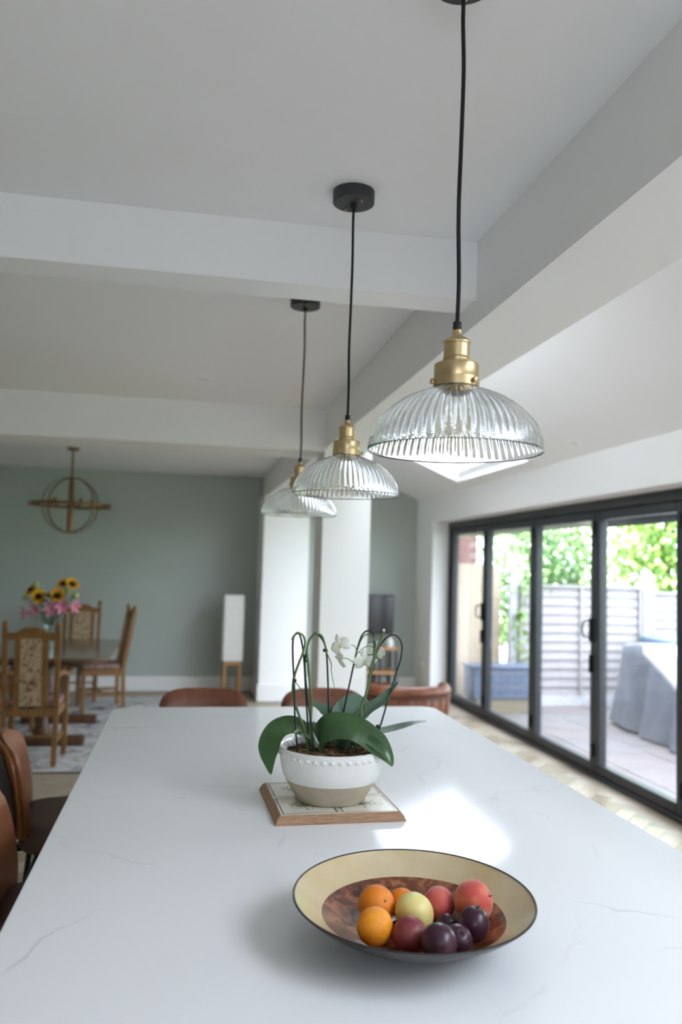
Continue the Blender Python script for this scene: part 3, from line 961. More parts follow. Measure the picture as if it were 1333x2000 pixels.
leaves = [
 ('leaf_green', [(-0.035,0.0,0.125),(-0.063,0.000,0.168),(-0.090,-0.004,0.186),(-0.118,-0.009,0.191),(-0.146,-0.013,0.180),(-0.163,-0.017,0.155),(-0.168,-0.021,0.125),(-0.166,-0.026,0.098),(-0.162,-0.030,0.072)], .068, ((0.0, .8, .6), (-.85, .5, 0.0)), -.14),
 ('leaf_green', [(-0.020,-0.012,0.125),(-0.036,-0.018,0.160),(-0.018,-0.031,0.186),(0.015,-0.043,0.193),(0.054,-0.056,0.186),(0.088,-0.070,0.166),(0.114,-0.082,0.144),(0.132,-0.092,0.122),(0.141,-0.100,0.104)], .100, ((0, -.8, -.6), (-.65, -.66, -.23)), -.12),
 ('leaf_grey_green', [(0.03,0.010,0.125),(0.030,0.020,0.170),(0.040,0.040,0.196),(0.060,0.060,0.215),(0.088,0.080,0.224),(0.118,0.100,0.222),(0.140,0.120,0.214)], .085, (-0.45, 0.55, 0.85), .12),
 ('leaf_grey_green', [(0.05,0.012,0.125),(0.070,0.020,0.181),(0.087,0.028,0.207),(0.113,0.036,0.227),(0.143,0.044,0.243),(0.169,0.052,0.269),(0.195,0.060,0.295)], .038, (-0.3, 1.0, 0.55), .30),
 ('leaf_grey_green', [(0.04,0.02,0.125),(0.073,0.030,0.158),(0.112,0.042,0.157),(0.156,0.054,0.160),(0.200,0.066,0.167),(0.245,0.078,0.177),(0.286,0.090,0.181)], .050, (-0.2, 1.0, 0.06), .20),
 ('leaf_grey_green', [(0.02,0.02,0.125),(0.023,0.030,0.190),(0.007,0.050,0.213),(-0.015,0.070,0.225),(-0.044,0.090,0.235)], .040, (0.6, 0.5, 0.6), .15),
 ('leaf_green', [(-0.01,0.03,0.125),(-0.03,0.055,0.165),(-0.055,0.085,0.178),(-0.075,0.110,0.170)], .045, (1, 0.4, 0.3), .15),
 ('leaf_green', [(0.020,-0.005,0.125),(0.045,-0.040,0.160),(0.080,-0.075,0.165),(0.112,-0.100,0.145),(0.132,-0.112,0.117)], .036, (0.9, 0.5, 0.3), .15),
]
for m_, c_, wd_, sd_, dr_ in leaves:
    leaf_mesh(MB(), c_, wd_, sd_, -dr_).build('leaf', m_, orc, sharp=1.2)

def flower(center, face, size, rotz, parent):
    # moth orchid bloom: two round petals, three narrow sepals and a small lip
    F = Vector(face).normalized()
    q = F.to_track_quat('Z', 'Y').to_matrix().to_4x4()
    M = Matrix.Translation(center) @ q @ Matrix.Rotation(rotz, 4, 'Z') @ Matrix.Scale(size, 4)
    bl = MB().sphere((0, 0, 0), .10, .10, .08, 10, 8)
    bl.v = [tuple(M @ Vector(p)) for p in bl.v]
    ob = bl.build('bloom', 'petal_white', parent)
    for a, ln, wd in ((0, 1.0, 1.05), (PI, 1.0, 1.05), (PI / 2, 1.0, .6), (PI / 2 + 2.2, .95, .55), (PI / 2 - 2.2, .95, .55)):
        vs, fs = [], []
        nn, cc = 8, 5
        for i in range(nn):
            t = i / (nn - 1)
            wq = wd * .5 * math.sin(PI * (0.12 + .88 * t)) ** .6 if t < 1 else 0.02
            for k in range(cc):
                s_ = -1 + 2 * k / (cc - 1)
                x = .06 + ln * t
                y = s_ * wq
                z = .16 * t * t * (-1) + .10 * (1 - s_ * s_) * t
                vs.append(M @ Matrix.Rotation(a, 4, 'Z') @ Vector((x, y, z)))
        for i in range(nn - 1):
            for k in range(cc - 1):
                A_ = i * cc + k
                fs.append((A_, A_ + 1, A_ + cc + 1, A_ + cc))
        pm = MB().add(vs, fs)
        po = pm.build('petal', 'petal_white', ob, sharp=1.5)
        po.modifiers.new('thick', 'SOLIDIFY').thickness = .0008
    lip = MB().sphere((0, -.12, .16), .13, .18, .12, 10, 8)
    lip.v = [tuple(M @ Vector(p)) for p in lip.v]
    lip.build('lip', 'petal_lip', ob)
# two sprays of blooms held by the thin stem (children of the plant)
flower((0.022, 0.028, 0.398), (-0.55, -0.8, 0.05), 0.030, 0.5, orc)
flower((0.024, 0.030, 0.358), (-0.75, -0.35, -0.4), 0.025, 1.4, orc)
flower((0.090, 0.030, 0.354), (-0.1, -0.95, -0.3), 0.031, 0.1, orc)
flower((0.122, 0.034, 0.385), (0.55, 0.75, 0.2), 0.027, 0.3, orc)

# ------------------------------------------------------------------ fruit bowl
BC = (0.404, 1.388, 0.91)
fbw = thing('fruit_bowl', 'wide shallow bowl with gold rim and crackled red brown well', 'bowl', BC)
def tiltv(mb):
    mb.v = [(x, y, z + 0.006 * (y * 0.97 + x * 0.2) / 0.2 * max(0.0, (math.hypot(x, y) - 0.09) / 0.115)) for x, y, z in mb.v]
    return mb
tiltv(MB().lathe([(.0, .003), (.066, .003), (.068, .0), (.074, .0), (.077, .004), (.085, .008), (.120, .022), (.158, .040), (.185, .058), (.2045, .0745), (.2055, .076), (.2050, .0772), (.2035, .0772)], 96, caps=False)).build('outer_shell', 'bowl_silver', fbw)
tiltv(MB().lathe([(.2022, .0776), (.2040, .0784), (.2056, .0778), (.2062, .0765), (.2052, .0755), (.2030, .0755)], 96, closed=True)).build('rim_edge', 'bowl_edge', fbw)
mbx = MB().lathe([(.2038, .0775), (.195, .0712), (.180, .0605), (.165, .0515), (.156, .0463)], 96)
mbx.f = [q for q in mbx.f if len(q) == 4]
tiltv(mbx).build('gold_band', 'bowl_gold', fbw)
mbx = MB().lathe([(.156, .0464), (.140, .0375), (.120, .0275), (.100, .0190), (.085, .0150), (.060, .0130), (.0, .0125)], 96)
mbx.f = [q for q in mbx.f if len(q) == 4]
tiltv(mbx).build('well', 'bowl_lacquer', fbw)

def fruit(name, label, cat, p, r, m, group, kind='round', sq=1.0, rot=(0, 0, 0)):
    root = thing(name, label, cat, p, 0, group)
    root.rotation_euler = rot
    if kind == 'orange':
        fun = lambda d: 1 - 0.05 * math.exp(-((1 - d.z) / 0.02)) - 0.04 * d.z * d.z
        stem = 'dimple'
    elif kind == 'peach':
        fun = lambda d: 1 - 0.14 * math.exp(-((1 - d.z) / 0.035)) - 0.035 * math.exp(-(d.x / 0.13) ** 2) * (1 if d.y > 0 else 0)
        stem = 'hollow'
    elif kind == 'plum':
        fun = lambda d: 1 - 0.10 * math.exp(-((1 - d.z) / 0.02)) - 0.03 * math.exp(-(d.x / 0.08) ** 2) * (1 if d.y > 0 else 0)
        stem = 'hollow'
    else:
        fun = lambda d: 1 - 0.16 * math.exp(-((1 - d.z) / 0.04)) - 0.03 * (1 if d.z < -.9 else 0)
        stem = 'hollow'
    MB().sphere((0, 0, 0), r, r, r * sq, 40, 24, fun).build('skin', m, root, sharp=0).data.shade_smooth()
    top = r * sq * fun(Vector((0, 0, 1)))
    if kind == 'orange':
        MB().lathe([(.0, top + .0008), (.0022, top + .0008), (.0028, top - .0015)], 8).build('stem_button', 'fruit_stem', root)
    else:
        MB().tube([(0, 0, top - .002), (.0008, 0, top + .003), (.002, 0, top + .006)], .0012, 7, 3).build('stem', 'fruit_stem', root)
    return root
g = 'fruit in the gold rimmed bowl'
fruit('orange', 'orange with a dark stem button sitting behind the front orange', 'orange', (0.347, 1.417, 0.9605), .0325, 'orange_skin_deep', g, 'orange', .95, (0.9, 0.55, 0))
fruit('orange', 'bright smooth orange at the front of the bowl beside the red plum', 'orange', (0.325, 1.337, 0.9595), .0300, 'orange_skin', g, 'orange', 1.0, (-1.2, .2, .4))
fruit('orange', 'small orange mostly hidden behind the pale yellow fruit', 'orange', (0.400, 1.446, 0.9497), .0255, 'orange_skin_deep', g, 'orange', .95, (.8, .1, 0))
fruit('apple', 'pale yellow round fruit in the middle of the bowl', 'fruit', (0.405, 1.385, 0.9575), .0338, 'apple_skin', g, 'apple', .94, (-.5, .9, 0))
fruit('peach', 'plain pink peach behind the pale yellow fruit', 'peach', (0.460, 1.424, 0.9540), .0296, 'peach_skin_red', g, 'peach', .98, (-.8, -.6, .3))
fruit('peach', 'large pink peach with its stem hollow showing', 'peach', (0.513, 1.391, 0.9700), .0345, 'peach_skin', g, 'peach', .97, (.70, .95, .2))
fruit('plum', 'dusky red plum between the front orange and dark plums', 'plum', (0.3780, 1.314, 0.9530), .0287, 'plum_red', g, 'plum', 1.0, (-.6, .8, 0))
fruit('plum', 'large dark purple plum at the front rim', 'plum', (0.410, 1.262, 0.9625), .0285, 'plum_dark', g, 'plum', 1.0, (.5, .9, 2.6))
fruit('plum', 'dark purple plum pressed against the large front plum', 'plum', (0.4500, 1.290, 0.9515), .0240, 'plum_dark', g, 'plum', 1.0, (.4, -.6, 1.0))
fruit('plum', 'upright dark plum leaning on the large pink peach', 'plum', (0.489, 1.324, 0.9610), .0258, 'plum_dark', g, 'plum', 1.08, (.25, .1, .8))
fruit('plum', 'small dark plum tucked under the plain pink peach', 'plum', (0.456, 1.362, 0.9435), .0190, 'plum_dark', g, 'plum', 1.0, (.2, .4, 0))

# ------------------------------------------------------------------ stools
def curved_pad(wd, z0, z1, th, bow, y0, lean, rad, nu=18, nv=10):
    # upholstered back: rounded rectangle bent around the sitter, front toward +y
    vs, fs = [], []
    def outline(u, v):
        return u, v
    rows = []
    for side in (1, -1):
        for j in range(nv + 1):
            for i in range(nu + 1):
                u = -1 + 2 * i / nu
                v = -1 + 2 * j / nv
                # squircle mapping for rounded corners
                x = u * math.sqrt(max(0, 1 - 0.28 * v * v)) if abs(v) > 0 else u
                zz = v * math.sqrt(max(0, 1 - 0.28 * u * u))
                e = (1 - abs(u) ** 6) * (1 - abs(v) ** 6)
                X = x * wd / 2
                Zq = (z0 + z1) / 2 + zz * (z1 - z0) / 2 * 1.0
                Yq = y0 + bow * x * x - lean * (Zq - z0) + side * th / 2 * max(0.0, e) ** 0.35
                vs.append((X, Yq, Zq))
    n1 = (nu + 1) * (nv + 1)
    for s in range(2):
        for j in range(nv):
            for i in range(nu):
                a = s * n1 + j * (nu + 1) + i
                q = (a, a + 1, a + nu + 2, a + nu + 1)
                fs.append(q if s == 1 else q[::-1])
    mb = MB().add(vs, fs)
    return mb
def make_stool():
    root = thing('bar_stool', 'x', 'bar stool')
    curved_pad(.43, .60, .94, .055, .055, -.205, .18, .1).build('backrest', 'tan_leather', root, sharp=1.4)
    curved_pad(.405, .615, .925, .030, .050, -.240, .18, .1).build('back_shell', 'stool_shell', root, sharp=1.4)
    bs = root.children[1]
    # piping loop between pad and shell
    pts = []
    for k in range(40):
        a = 2 * PI * k / 40
        c, s = math.cos(a), math.sin(a)
        u = math.copysign(abs(c) ** .45, c); v = math.copysign(abs(s) ** .45, s)
        x = u * .208; z = .77 + v * .163
        pts.append((x, -.222 + .055 * (x / .215) ** 2 - .18 * (z - .6), z))
    pts.append(pts[0])
    MB().tube(pts, .0055, 8).build('piping', 'leather_piping', root)
    MB().rbox((-.035, -.292, .54), (.035, -.280, .80), .004, 1, Matrix.Translation((0, 0, 0))).build('back_bracket', 'black_metal', root)
    # seat
    sm = MB()
    pol = rrect(-.215, .215, -.195, .20, .10, 8)
    n = len(pol)
    rings = [(0.94, .585), (1.0, .60), (1.0, .635), (.985, .650), (.93, .662), (.80, .668), (.4, .664), (0.02, .662)]
    vs = []
    for s_, z in rings:
        vs += [(x * s_, y * s_, z) for x, y in pol]
    fs = [tuple(range(n))[::-1]]
    for j in range(len(rings) - 1):
        for i in range(n):
            k = (i + 1) % n
            fs.append((j * n + i, j * n + k, (j + 1) * n + k, (j + 1) * n + i))
    fs.append(tuple((len(rings) - 1) * n + i for i in range(n)))
    sm.add(vs, fs).build('seat', 'seat_leather', root, sharp=1.2)
    MB().tube([(-.02, -.285, .60), (-.02, -.29, .57), (-.02, -.25, .555), (-.02, -.1, .565)], .011, 8, 4).tube([(.02, -.285, .60), (.02, -.29, .57), (.02, -.25, .555), (.02, -.1, .565)], .011, 8, 4).build('back_support', 'black_metal', root)
    MB().rbox((-.15, -.14, .565), (.15, .14, .588), .005, 1).build('seat_plate', 'black_metal', root)
    for sx in (-1, 1):
        for sy in (-1, 1):
            MB().tube([(sx * .14, sy * .13, .575), (sx * .17, sy * .16, .50), (sx * .215, sy * .20, .012)], .0105, 8).build('leg', 'black_metal', root)
    MB().tube([(.193, .180, .24), (-.193, .180, .24), (-.193, -.180, .24), (.193, -.180, .24), (.193, .180, .24)], .009, 8).build('footrest', 'black_metal', root)
    return root
st = make_stool()
st_spots = [((-0.330, 3.05, 0), -PI / 2 + .15, 'tan leather bar stool drawn out from the long side of the island'),
            ((-0.245, 2.24, 0), -PI / 2 + .06, 'tan leather bar stool pushed in close to the long side of the island'),
            ((0.11, 3.80, 0), PI, 'brown leather bar stool at the island end in front of the paper floor lamp'),
            ((0.69, 3.80, 0), PI, 'brown leather bar stool at the island end behind the orchid')]
for k, (loc, rz, lb) in enumerate(st_spots):
    o = st if k == 0 else copy_tree(st)
    o.location = loc
    o.rotation_euler = (0, 0, rz)
    tag(o, lb, 'bar stool', 'bar stools around the island')
    if k >= 2:
        for c in o.children:
            if c.name.startswith('backrest'):
                c.data = c.data.copy()
                c.data.materials[0] = MATS['brown_leather']

# ------------------------------------------------------------------ dining set
def make_chair(label, loc, rz, arms=False, pw=0.075, group='carved oak dining chairs'):
    r = thing('dining_chair', label, 'chair', loc, rz, group)
    W2, D2 = .185, .20
    O = 'oak_furniture'
    rake = lambda z: -.20 - max(0, z - .42) * .16
    for sx in (-1, 1):
        pts = [(sx * W2, -.215, 0), (sx * W2, -.20, .42), (sx * W2, rake(.75), .75), (sx * W2, rake(1.0), 1.00)]
        mb = MB()
        for (a, b) in zip(pts[:-1], pts[1:]):
            h = .019
            vs = [(a[0] + ex * h, a[1] + ey * h, a[2]) for ex, ey in ((-1, -1), (1, -1), (1, 1), (-1, 1))] + [(b[0] + ex * h * .95, b[1] + ey * h * .95, b[2]) for ex, ey in ((-1, -1), (1, -1), (1, 1), (-1, 1))]
            mb.add(vs, [(3, 2, 1, 0), (4, 5, 6, 7), (0, 1, 5, 4), (1, 2, 6, 5), (2, 3, 7, 6), (3, 0, 4, 7)])
        p = mb.build('back_post', O, r, sharp=.5)
        MB().lathe([(.019, .0), (.024, .012), (.018, .022), (.022, .034), (.022, .05), (.012, .068), (.0, .076)], 12, (sx * W2, rake(1.0), 1.0)).build('finial', O, p)
        MB().rbox((sx * (W2 + .015) - .02, .17, 0), (sx * (W2 + .015) + .02, .21, .41 if not arms else .62), .004, 1).build('front_leg', O, r)
        MB().rbox((sx * W2 - .011, -.20, .16), (sx * W2 + .011, .19, .19), .004, 1).build('side_stretcher', O, r)
        MB().rbox((sx * (W2 + .003) - .013, -.20, .36), (sx * (W2 + .003) + .013, .19, .42), .004, 1).build('side_rail', O, r)
        if arms:
            MB().tube([(sx * W2, rake(.66), .66), (sx * (W2 + .02), -.10, .675), (sx * (W2 + .03), .06, .645), (sx * (W2 + .03), .16, .64), (sx * (W2 + .03), .23, .655)], lambda t: .019 + .006 * t, 10, 5).build('arm', O, r)
    MB().rbox((-W2, -.213, .36), (W2, -.187, .42), .004, 1).build('back_rail', O, r)
    MB().rbox((-W2, .178, .36), (W2, .202, .42), .004, 1).build('front_rail', O, r)
    MB().rbox((-W2, -.02, .165), (W2, .0, .185), .004, 1).build('cross_stretcher', O, r)
    # crest rail with a raised middle
    cr = MB()
    pol = [(-W2, .93), (W2, .93), (W2, .985), (.11, .985), (.085, 1.005), (.05, 1.022), (0, 1.027), (-.05, 1.022), (-.085, 1.005), (-.11, .985), (-W2, .985)]
    M = Matrix(((1, 0, 0, 0), (0, -.16, 1, rake(.97) + .16 * .97), (0, 1, 0, 0), (0, 0, 0, 1)))
    cr.prism(pol, -.014, .014, M)
    cr.build('crest_rail', O, r, sharp=.5)
    def slat(x0, x1, z0, z1, t, name, m, par):
        mb = MB()
        mb.add([(x0, rake(z0) - t, z0), (x1, rake(z0) - t, z0), (x1, rake(z0) + t, z0), (x0, rake(z0) + t, z0), (x0, rake(z1) - t, z1), (x1, rake(z1) - t, z1), (x1, rake(z1) + t, z1), (x0, rake(z1) + t, z1)],
               [(3, 2, 1, 0), (4, 5, 6, 7), (0, 1, 5, 4), (1, 2, 6, 5), (2, 3, 7, 6), (3, 0, 4, 7)])
        return mb.build(name, m, par, sharp=.5)
    slat(-pw - .042, -pw, .42, .935, .012, 'splat_stile', O, r)
    slat(pw, pw + .042, .42, .935, .012, 'splat_stile', O, r)
    slat(-pw, pw, .44, .94, .016, 'fabric_panel', 'tapestry', r)
    MB().rbox((-W2 - .005, -.19, .415), (W2 + .005, .205, .475), .022, 3).build('seat', 'tapestry_seat', r)
    return r
make_chair('oak carver chair with arms, its tapestry back turned to the island', (-1.09, 6.66, 0.011), 0, True)
make_chair('oak dining chair seen from the side at the far corner of the table', (-0.83, 8.90, 0.011), PI / 2 + .24)
make_chair('oak dining chair against the sage wall with its tapestry front showing above the table', (-1.13, 9.52, 0.011), PI + .03, False, .095)
make_chair('oak dining chair on the far long side of the table, mostly out of view', (-1.47, 7.9, 0.011), -PI / 2)

tb = thing('dining_table', 'dark polished dining table with rounded corners on two pedestals', 'table', (-1.11, 7.65, 0.011))
pol = rrect(-.52, .52, -.86, .86, .16, 8)
t1 = MB().prism(pol, .722, .75)
t1.build('tabletop', 'tabletop', tb, sharp=.5)
MB().prism(rrect(-.40, .40, -.58, .70, .12, 6), .66, .722).build('apron', 'oak_dark', tb, sharp=.5)
for sy in (-1, 1):
    MB().lathe([(.07, .07), (.075, .12), (.05, .18), (.045, .35), (.065, .48), (.05, .60), (.08, .66)], 20, (0, sy * .48, 0)).build('pedestal', 'oak_dark', tb)
    MB().rbox((-.34, sy * .48 - .045, .0), (.34, sy * .48 + .045, .08), .015, 2).build('foot', 'oak_dark', tb)
MB().rbox((-.03, -.48, .22), (.03, .48, .28), .006, 1).build('stretcher', 'oak_dark', tb)

S_rug = MB().rbox((-2.6, 6.32, 0.0), (0.35, 9.68, 0.011), .004, 1)
S_rug.build('rug', 'rug_pile', None, label='large pale grey distressed patterned rug under the dining table', cat='rug')

# vase of flowers
vs_ = thing('flower_vase', 'glass vase of sunflowers and pink lilies on the dining table', 'vase', (-1.155, 7.60, 0.761))
MB().lathe([(.0, .0), (.05, .0), (.054, .005), (.052, .06), (.050, .14), (.058, .22), (.066, .27), (.063, .27), (.055, .22), (.046, .14), (.047, .06), (.045, .012), (.0, .010)], 28).build('glass', 'vase_glass', vs_)
rnd = random.Random(11)
def petal_ring(mb, c, face, n, r0, r1, wd, cup):
    q = Vector(face).normalized().to_track_quat('Z', 'Y').to_matrix().to_4x4()
    M0 = Matrix.Translation(c) @ q
    for k in range(n):
        M = M0 @ Matrix.Rotation(2 * PI * k / n + rnd.uniform(-.1, .1), 4, 'Z')
        pts = [(r0, -wd * .4, 0), (r0, wd * .4, 0), ((r0 + r1) * .5, wd, cup * .5), (r1, 0, cup), ((r0 + r1) * .5, -wd, cup * .5), ((r0 + r1) * .5, 0, cup * .5 + wd * .3)]
        mb.add([M @ Vector(p) for p in pts], [(0, 1, 5), (1, 2, 5), (2, 3, 5), (3, 4, 5), (4, 0, 5)])
    return mb
def bloom(kind, c, face):
    c = Vector(c)
    b0 = Vector((c.x * .12, c.y * .12, .20))
    stx = MB().tube([b0, (b0 + c) / 2 + Vector((0, 0, .03)), c], .004, 6, 4).build('flower_stem', 'bouquet_leaf', vs_)
    if kind == 'sun':
        petal_ring(petal_ring(MB(), c, face, 16, .028, .075, .013, .012), c + Vector((0, 0, .002)), face, 14, .028, .066, .012, .022).build('petals', 'sunflower_yellow', stx, sharp=0)
        MB().sphere(c, .034, .034, .028, 14, 8).build('flower_heart', 'sunflower_heart', stx)
    elif kind == 'lily':
        petal_ring(MB(), c, face, 6, .006, .078, .017, .045).build('petals', 'lily_pink', stx, sharp=0)
    else:
        MB().sphere(c, .028, .028, .030, 10, 8).build('bud', 'bud_green', stx)
for k, c, f in (('sun', (.06, -.06, .46), (.2, -1, .15)), ('sun', (-.10, -.05, .45), (.5, -1, .2)), ('sun', (.10, .02, .56), (-.2, -.6, 1)), ('sun', (.17, .0, .56), (.6, -.7, .8)), ('sun', (-.17, .02, .50), (-.8, -.5, .6)),
                ('lily', (.10, -.08, .36), (.5, -1, 0)), ('lily', (.19, -.02, .37), (1, -.7, -.1)), ('lily', (-.11, -.08, .33), (-.5, -1, -.2)), ('lily', (-.20, .0, .30), (-1, -.5, -.1)), ('lily', (.02, -.1, .34), (0, -1, .2)),
                ('bud', (-.13, -.03, .55), (0, -1, .3)), ('bud', (.20, .03, .46), (0, -1, .3)), ('bud', (-.22, .03, .44), (0, -1, .3)), ('bud', (.12, .08, .50), (0, 0, 1))):
    bloom(k, c, f)
lf = MB()
for k in range(60):
    a = rnd.uniform(0, 2 * PI)
    c = Vector((rnd.uniform(.0, .17) * math.cos(a), rnd.uniform(.0, .15) * math.sin(a), rnd.uniform(.27, .47)))
    M = Matrix.Translation(c) @ Matrix.Rotation(a, 4, 'Z') @ Matrix.Rotation(rnd.uniform(-.9, .6), 4, 'Y')
    lf.add([M @ Vector(p) for p in ((0, 0, 0), (.03, .016, .004), (.07, 0, 0), (.03, -.016, .004))], [(0, 1, 2, 3)])
lf.build('foliage', 'bouquet_leaf', vs_, sharp=0)

# chandelier
chd = thing('orb_chandelier', 'bronze ring orb chandelier hanging over the dining table', 'chandelier', (-1.12, 8.26, 2.065))
MB().lathe([(.0, .530), (.05, .530), (.06, .545), (.06, .555), (.0, .555)], 24).build('ceiling_plate', 'bronze', chd)
MB().tube([(0, 0, .24), (0, 0, .535)], .011, 10).build('rod', 'bronze', chd)
MB().lathe([(.0, -.27), (.022, -.265), (.026, -.24), (.026, .22), (.018, .25), (.0, .25)], 16).build('column', 'bronze', chd)
o = MB().ring(.27, .006, axis='Y', w=.014).build('orb_ring', 'bronze', chd); o.rotation_euler = (0, 0, .42)
o = MB().ring(.262, .006, axis='Y', w=.014).build('orb_ring', 'bronze', chd); o.rotation_euler = (0, 0, -.5)
o = MB().ring(.38, .006, axis='Z', w=.016).build('hoop', 'bronze', chd)
for k in range(5):
    a = 2 * PI * k / 5 + .3
    c, s = math.cos(a), math.sin(a)
    arm = MB().tube([(0.02 * c, .02 * s, 0), (.12 * c, .12 * s, -.02), (.20 * c, .20 * s, .0)], .008, 8, 4).tube([(.2 * c, .2 * s, 0), (.38 * c, .38 * s, 0)], .005, 6).build('arm', 'bronze', chd)
    MB().lathe([(.0, .0), (.016, .004), (.016, .05), (.011, .055), (.0, .055)], 12, (.20 * c, .20 * s, 0)).build('candle_cup', 'bronze', arm)
    MB().lathe([(.011, .05), (.02, .07), (.018, .09), (.006, .12), (.0, .125)], 12, (.20 * c, .20 * s, 0)).build('bulb', 'bulb_glass', arm)

# paper floor lamp
fl_ = thing('floor_lamp', 'tall white paper shade floor lamp on wooden legs by the pier', 'floor lamp', (0.567, 9.72, 0), .05)
MB().rbox((-.115, -.115, .42), (.115, .115, 1.18), .008, 2).build('lamp_shade', 'lamp_shade', fl_)
for sx in (-1, 1):
    for sy in (-1, 1):
        MB().rbox((sx * .085 - .018, sy * .085 - .018, 0), (sx * .085 + .018, sy * .085 + .018, .42), .004, 1).build('leg', 'lamp_wood', fl_)
MB().rbox((-.10, -.10, .37), (.10, .10, .42), .004, 1).build('frame', 'lamp_wood', fl_)

# television and its open shelf
sh_ = thing('shelf_unit', 'open shelf unit with blond wood shelves and grey posts under the television', 'shelf', (2.26, 9.93, 0))
for z in (.12, .29, .58):
    MB().rbox((-.32, -.17, z - .03), (.32, .17, z), .004, 1).build('shelf', 'shelf_wood', sh_)
for sx in (-.30, -.10, .10, .30):
    for sy in (-.15, .15):
        MB().rbox((sx - .013, sy - .013, 0), (sx + .013, sy + .013, .56), .003, 1).build('post', 'canopy_black', sh_)
tv_ = thing('television', 'black flat television above the open shelf', 'television', (2.16, 9.95, 0.58))
MB().rbox((-.40, -.02, .15), (.40, .02, .63), .008, 1).build('casing', 'black_rubber', tv_)
MB().box((-.388, -.0225, .165), (.388, -.0195, .618)).build('screen', 'tv_screen', tv_, sharp=0)
MB().rbox((-.03, .0, .02), (.03, .03, .2), .004, 1).rbox((-.16, -.08, 0), (.16, .10, .02), .004, 1).build('stand', 'black_rubber', tv_)
MB().lathe([(.0, .0), (.045, .0), (.05, .02), (.045, .08), (.025, .10), (.02, .12), (.016, .12), (.0, .11)], 20).build('white_jar', 'gloss_white', None, (2.50, 9.86, .58), label='small white jar on the top shelf beside the television', cat='jar')

# tub armchair
ac = thing('tub_armchair', 'brown leather tub armchair with rolled top and pleated back by the glass doors', 'armchair', (1.70, 6.20, 0), 0)
def tub(a):           # outline of the back: a horseshoe open toward +y
    return Vector((.335 * math.cos(a), .34 * math.sin(a), 0))
na = 33
angs = [PI * (-.02) - (PI * .96) * k / (na - 1) for k in range(na)]   # right arm, round the back (-y), left arm
outer, inner = [], []
vs, fs = [], []
for k, a in enumerate(angs):
    d = Vector((math.cos(a), math.sin(a), 0))
    sq = 1.0 / max(abs(d.x), abs(d.y)) ** .35
    pl = .010 * abs(math.sin(k * PI / 4))
    R = .325 * sq
    for (rr, z) in ((R - .05, .12), (R - .02 + pl, .14), (R - .004 + pl, .40), (R + .012 + pl, .58), (R + .0, .615), (R - .06, .615), (R - .09, .55), (R - .09, .30)):
        vs.append(d * rr + Vector((0, .02, z)))
m8 = 8
for k in range(na - 1):
    for j in range(m8):
        j2 = (j + 1) % m8
        fs.append((k * m8 + j, k * m8 + j2, (k + 1) * m8 + j2, (k + 1) * m8 + j))
fs.append(tuple(range(m8))); fs.append(tuple((na - 1) * m8 + j for j in range(m8))[::-1])
MB().add(vs, fs).build('back_shell', 'chair_hide', ac, sharp=.6)
shell = ac.children[-1]
roll = []
for a in angs:
    d = Vector((math.cos(a), math.sin(a), 0))
    sq = 1.0 / max(abs(d.x), abs(d.y)) ** .35
    roll.append(d * (.325 * sq - .02) + Vector((0, .02, .625)))
MB().tube(roll, .048, 14).build('rolled_top', 'chair_hide', ac)
MB().tube([p + (p - Vector((0, .02, p.z))).normalized() * .040 + Vector((0, 0, -.036)) for p in roll], .008, 8).build('piping', 'hide_dark', ac)
for k in range(0, na, 4):
    a = angs[k]
    d = Vector((math.cos(a), math.sin(a), 0))
    sq = 1.0 / max(abs(d.x), abs(d.y)) ** .35
    MB().tube([d * (.325 * sq - .018) + Vector((0, .02, .14)), d * (.325 * sq - .002) + Vector((0, .02, .40)), d * (.325 * sq + .014) + Vector((0, .02, .585))], .004, 6).build('seam', 'hide_dark', shell)
MB().rbox((-.25, -.22, .12), (.25, .33, .30), .03, 2).build('seat_base', 'chair_hide', ac)
MB().rbox((-.25, -.22, .30), (.25, .34, .43), .045, 3).build('cushion', 'chair_hide', ac)
for sx in (-1, 1):
    for sy in (-1, 1):
        MB().lathe([(.018, .0), (.026, .12)], 12, (sx * .22, .03 + sy * .23, 0)).build('leg', 'hide_dark', ac)

# small fittings
def downlight(label, loc, tilt=0.0):
    r = thing('downlight', label, 'downlight', loc, 0, 'recessed downlights')
    r.rotation_euler = (0, tilt, 0)
    MB().lathe([(.0, -.002), (.028, -.003), (.031, -.006), (.043, -.006), (.045, -.003), (.045, .0), (.0, .0)], 28).build('bezel', 'downlight', r)
    MB().lathe([(.0, -.0045), (.026, -.0045), (.027, -.002), (.0, -.002)], 24).build('lens', 'lamp_shade', r)
downlight('round recessed downlight in the flat ceiling between the two cross beams', (0.064, 4.826, ZC))
downlight('round recessed downlight in the sloping ceiling above the glass doors', (2.745, 5.50, slope_z(2.745)), th)
sk = thing('wall_socket', 'white double socket on the wall beside the glass doors', 'socket', (XW, 9.82, 0.36))
MB().rbox((-.010, -.073, -.043), (.0, .073, .043), .003, 1).build('plate', 'gloss_white', sk)
for sy in (-1, 1):
    MB().rbox((-.013, sy * .045 - .006, .012), (-.009, sy * .045 + .006, .03), .001, 1).build('switch', 'gloss_white', sk)

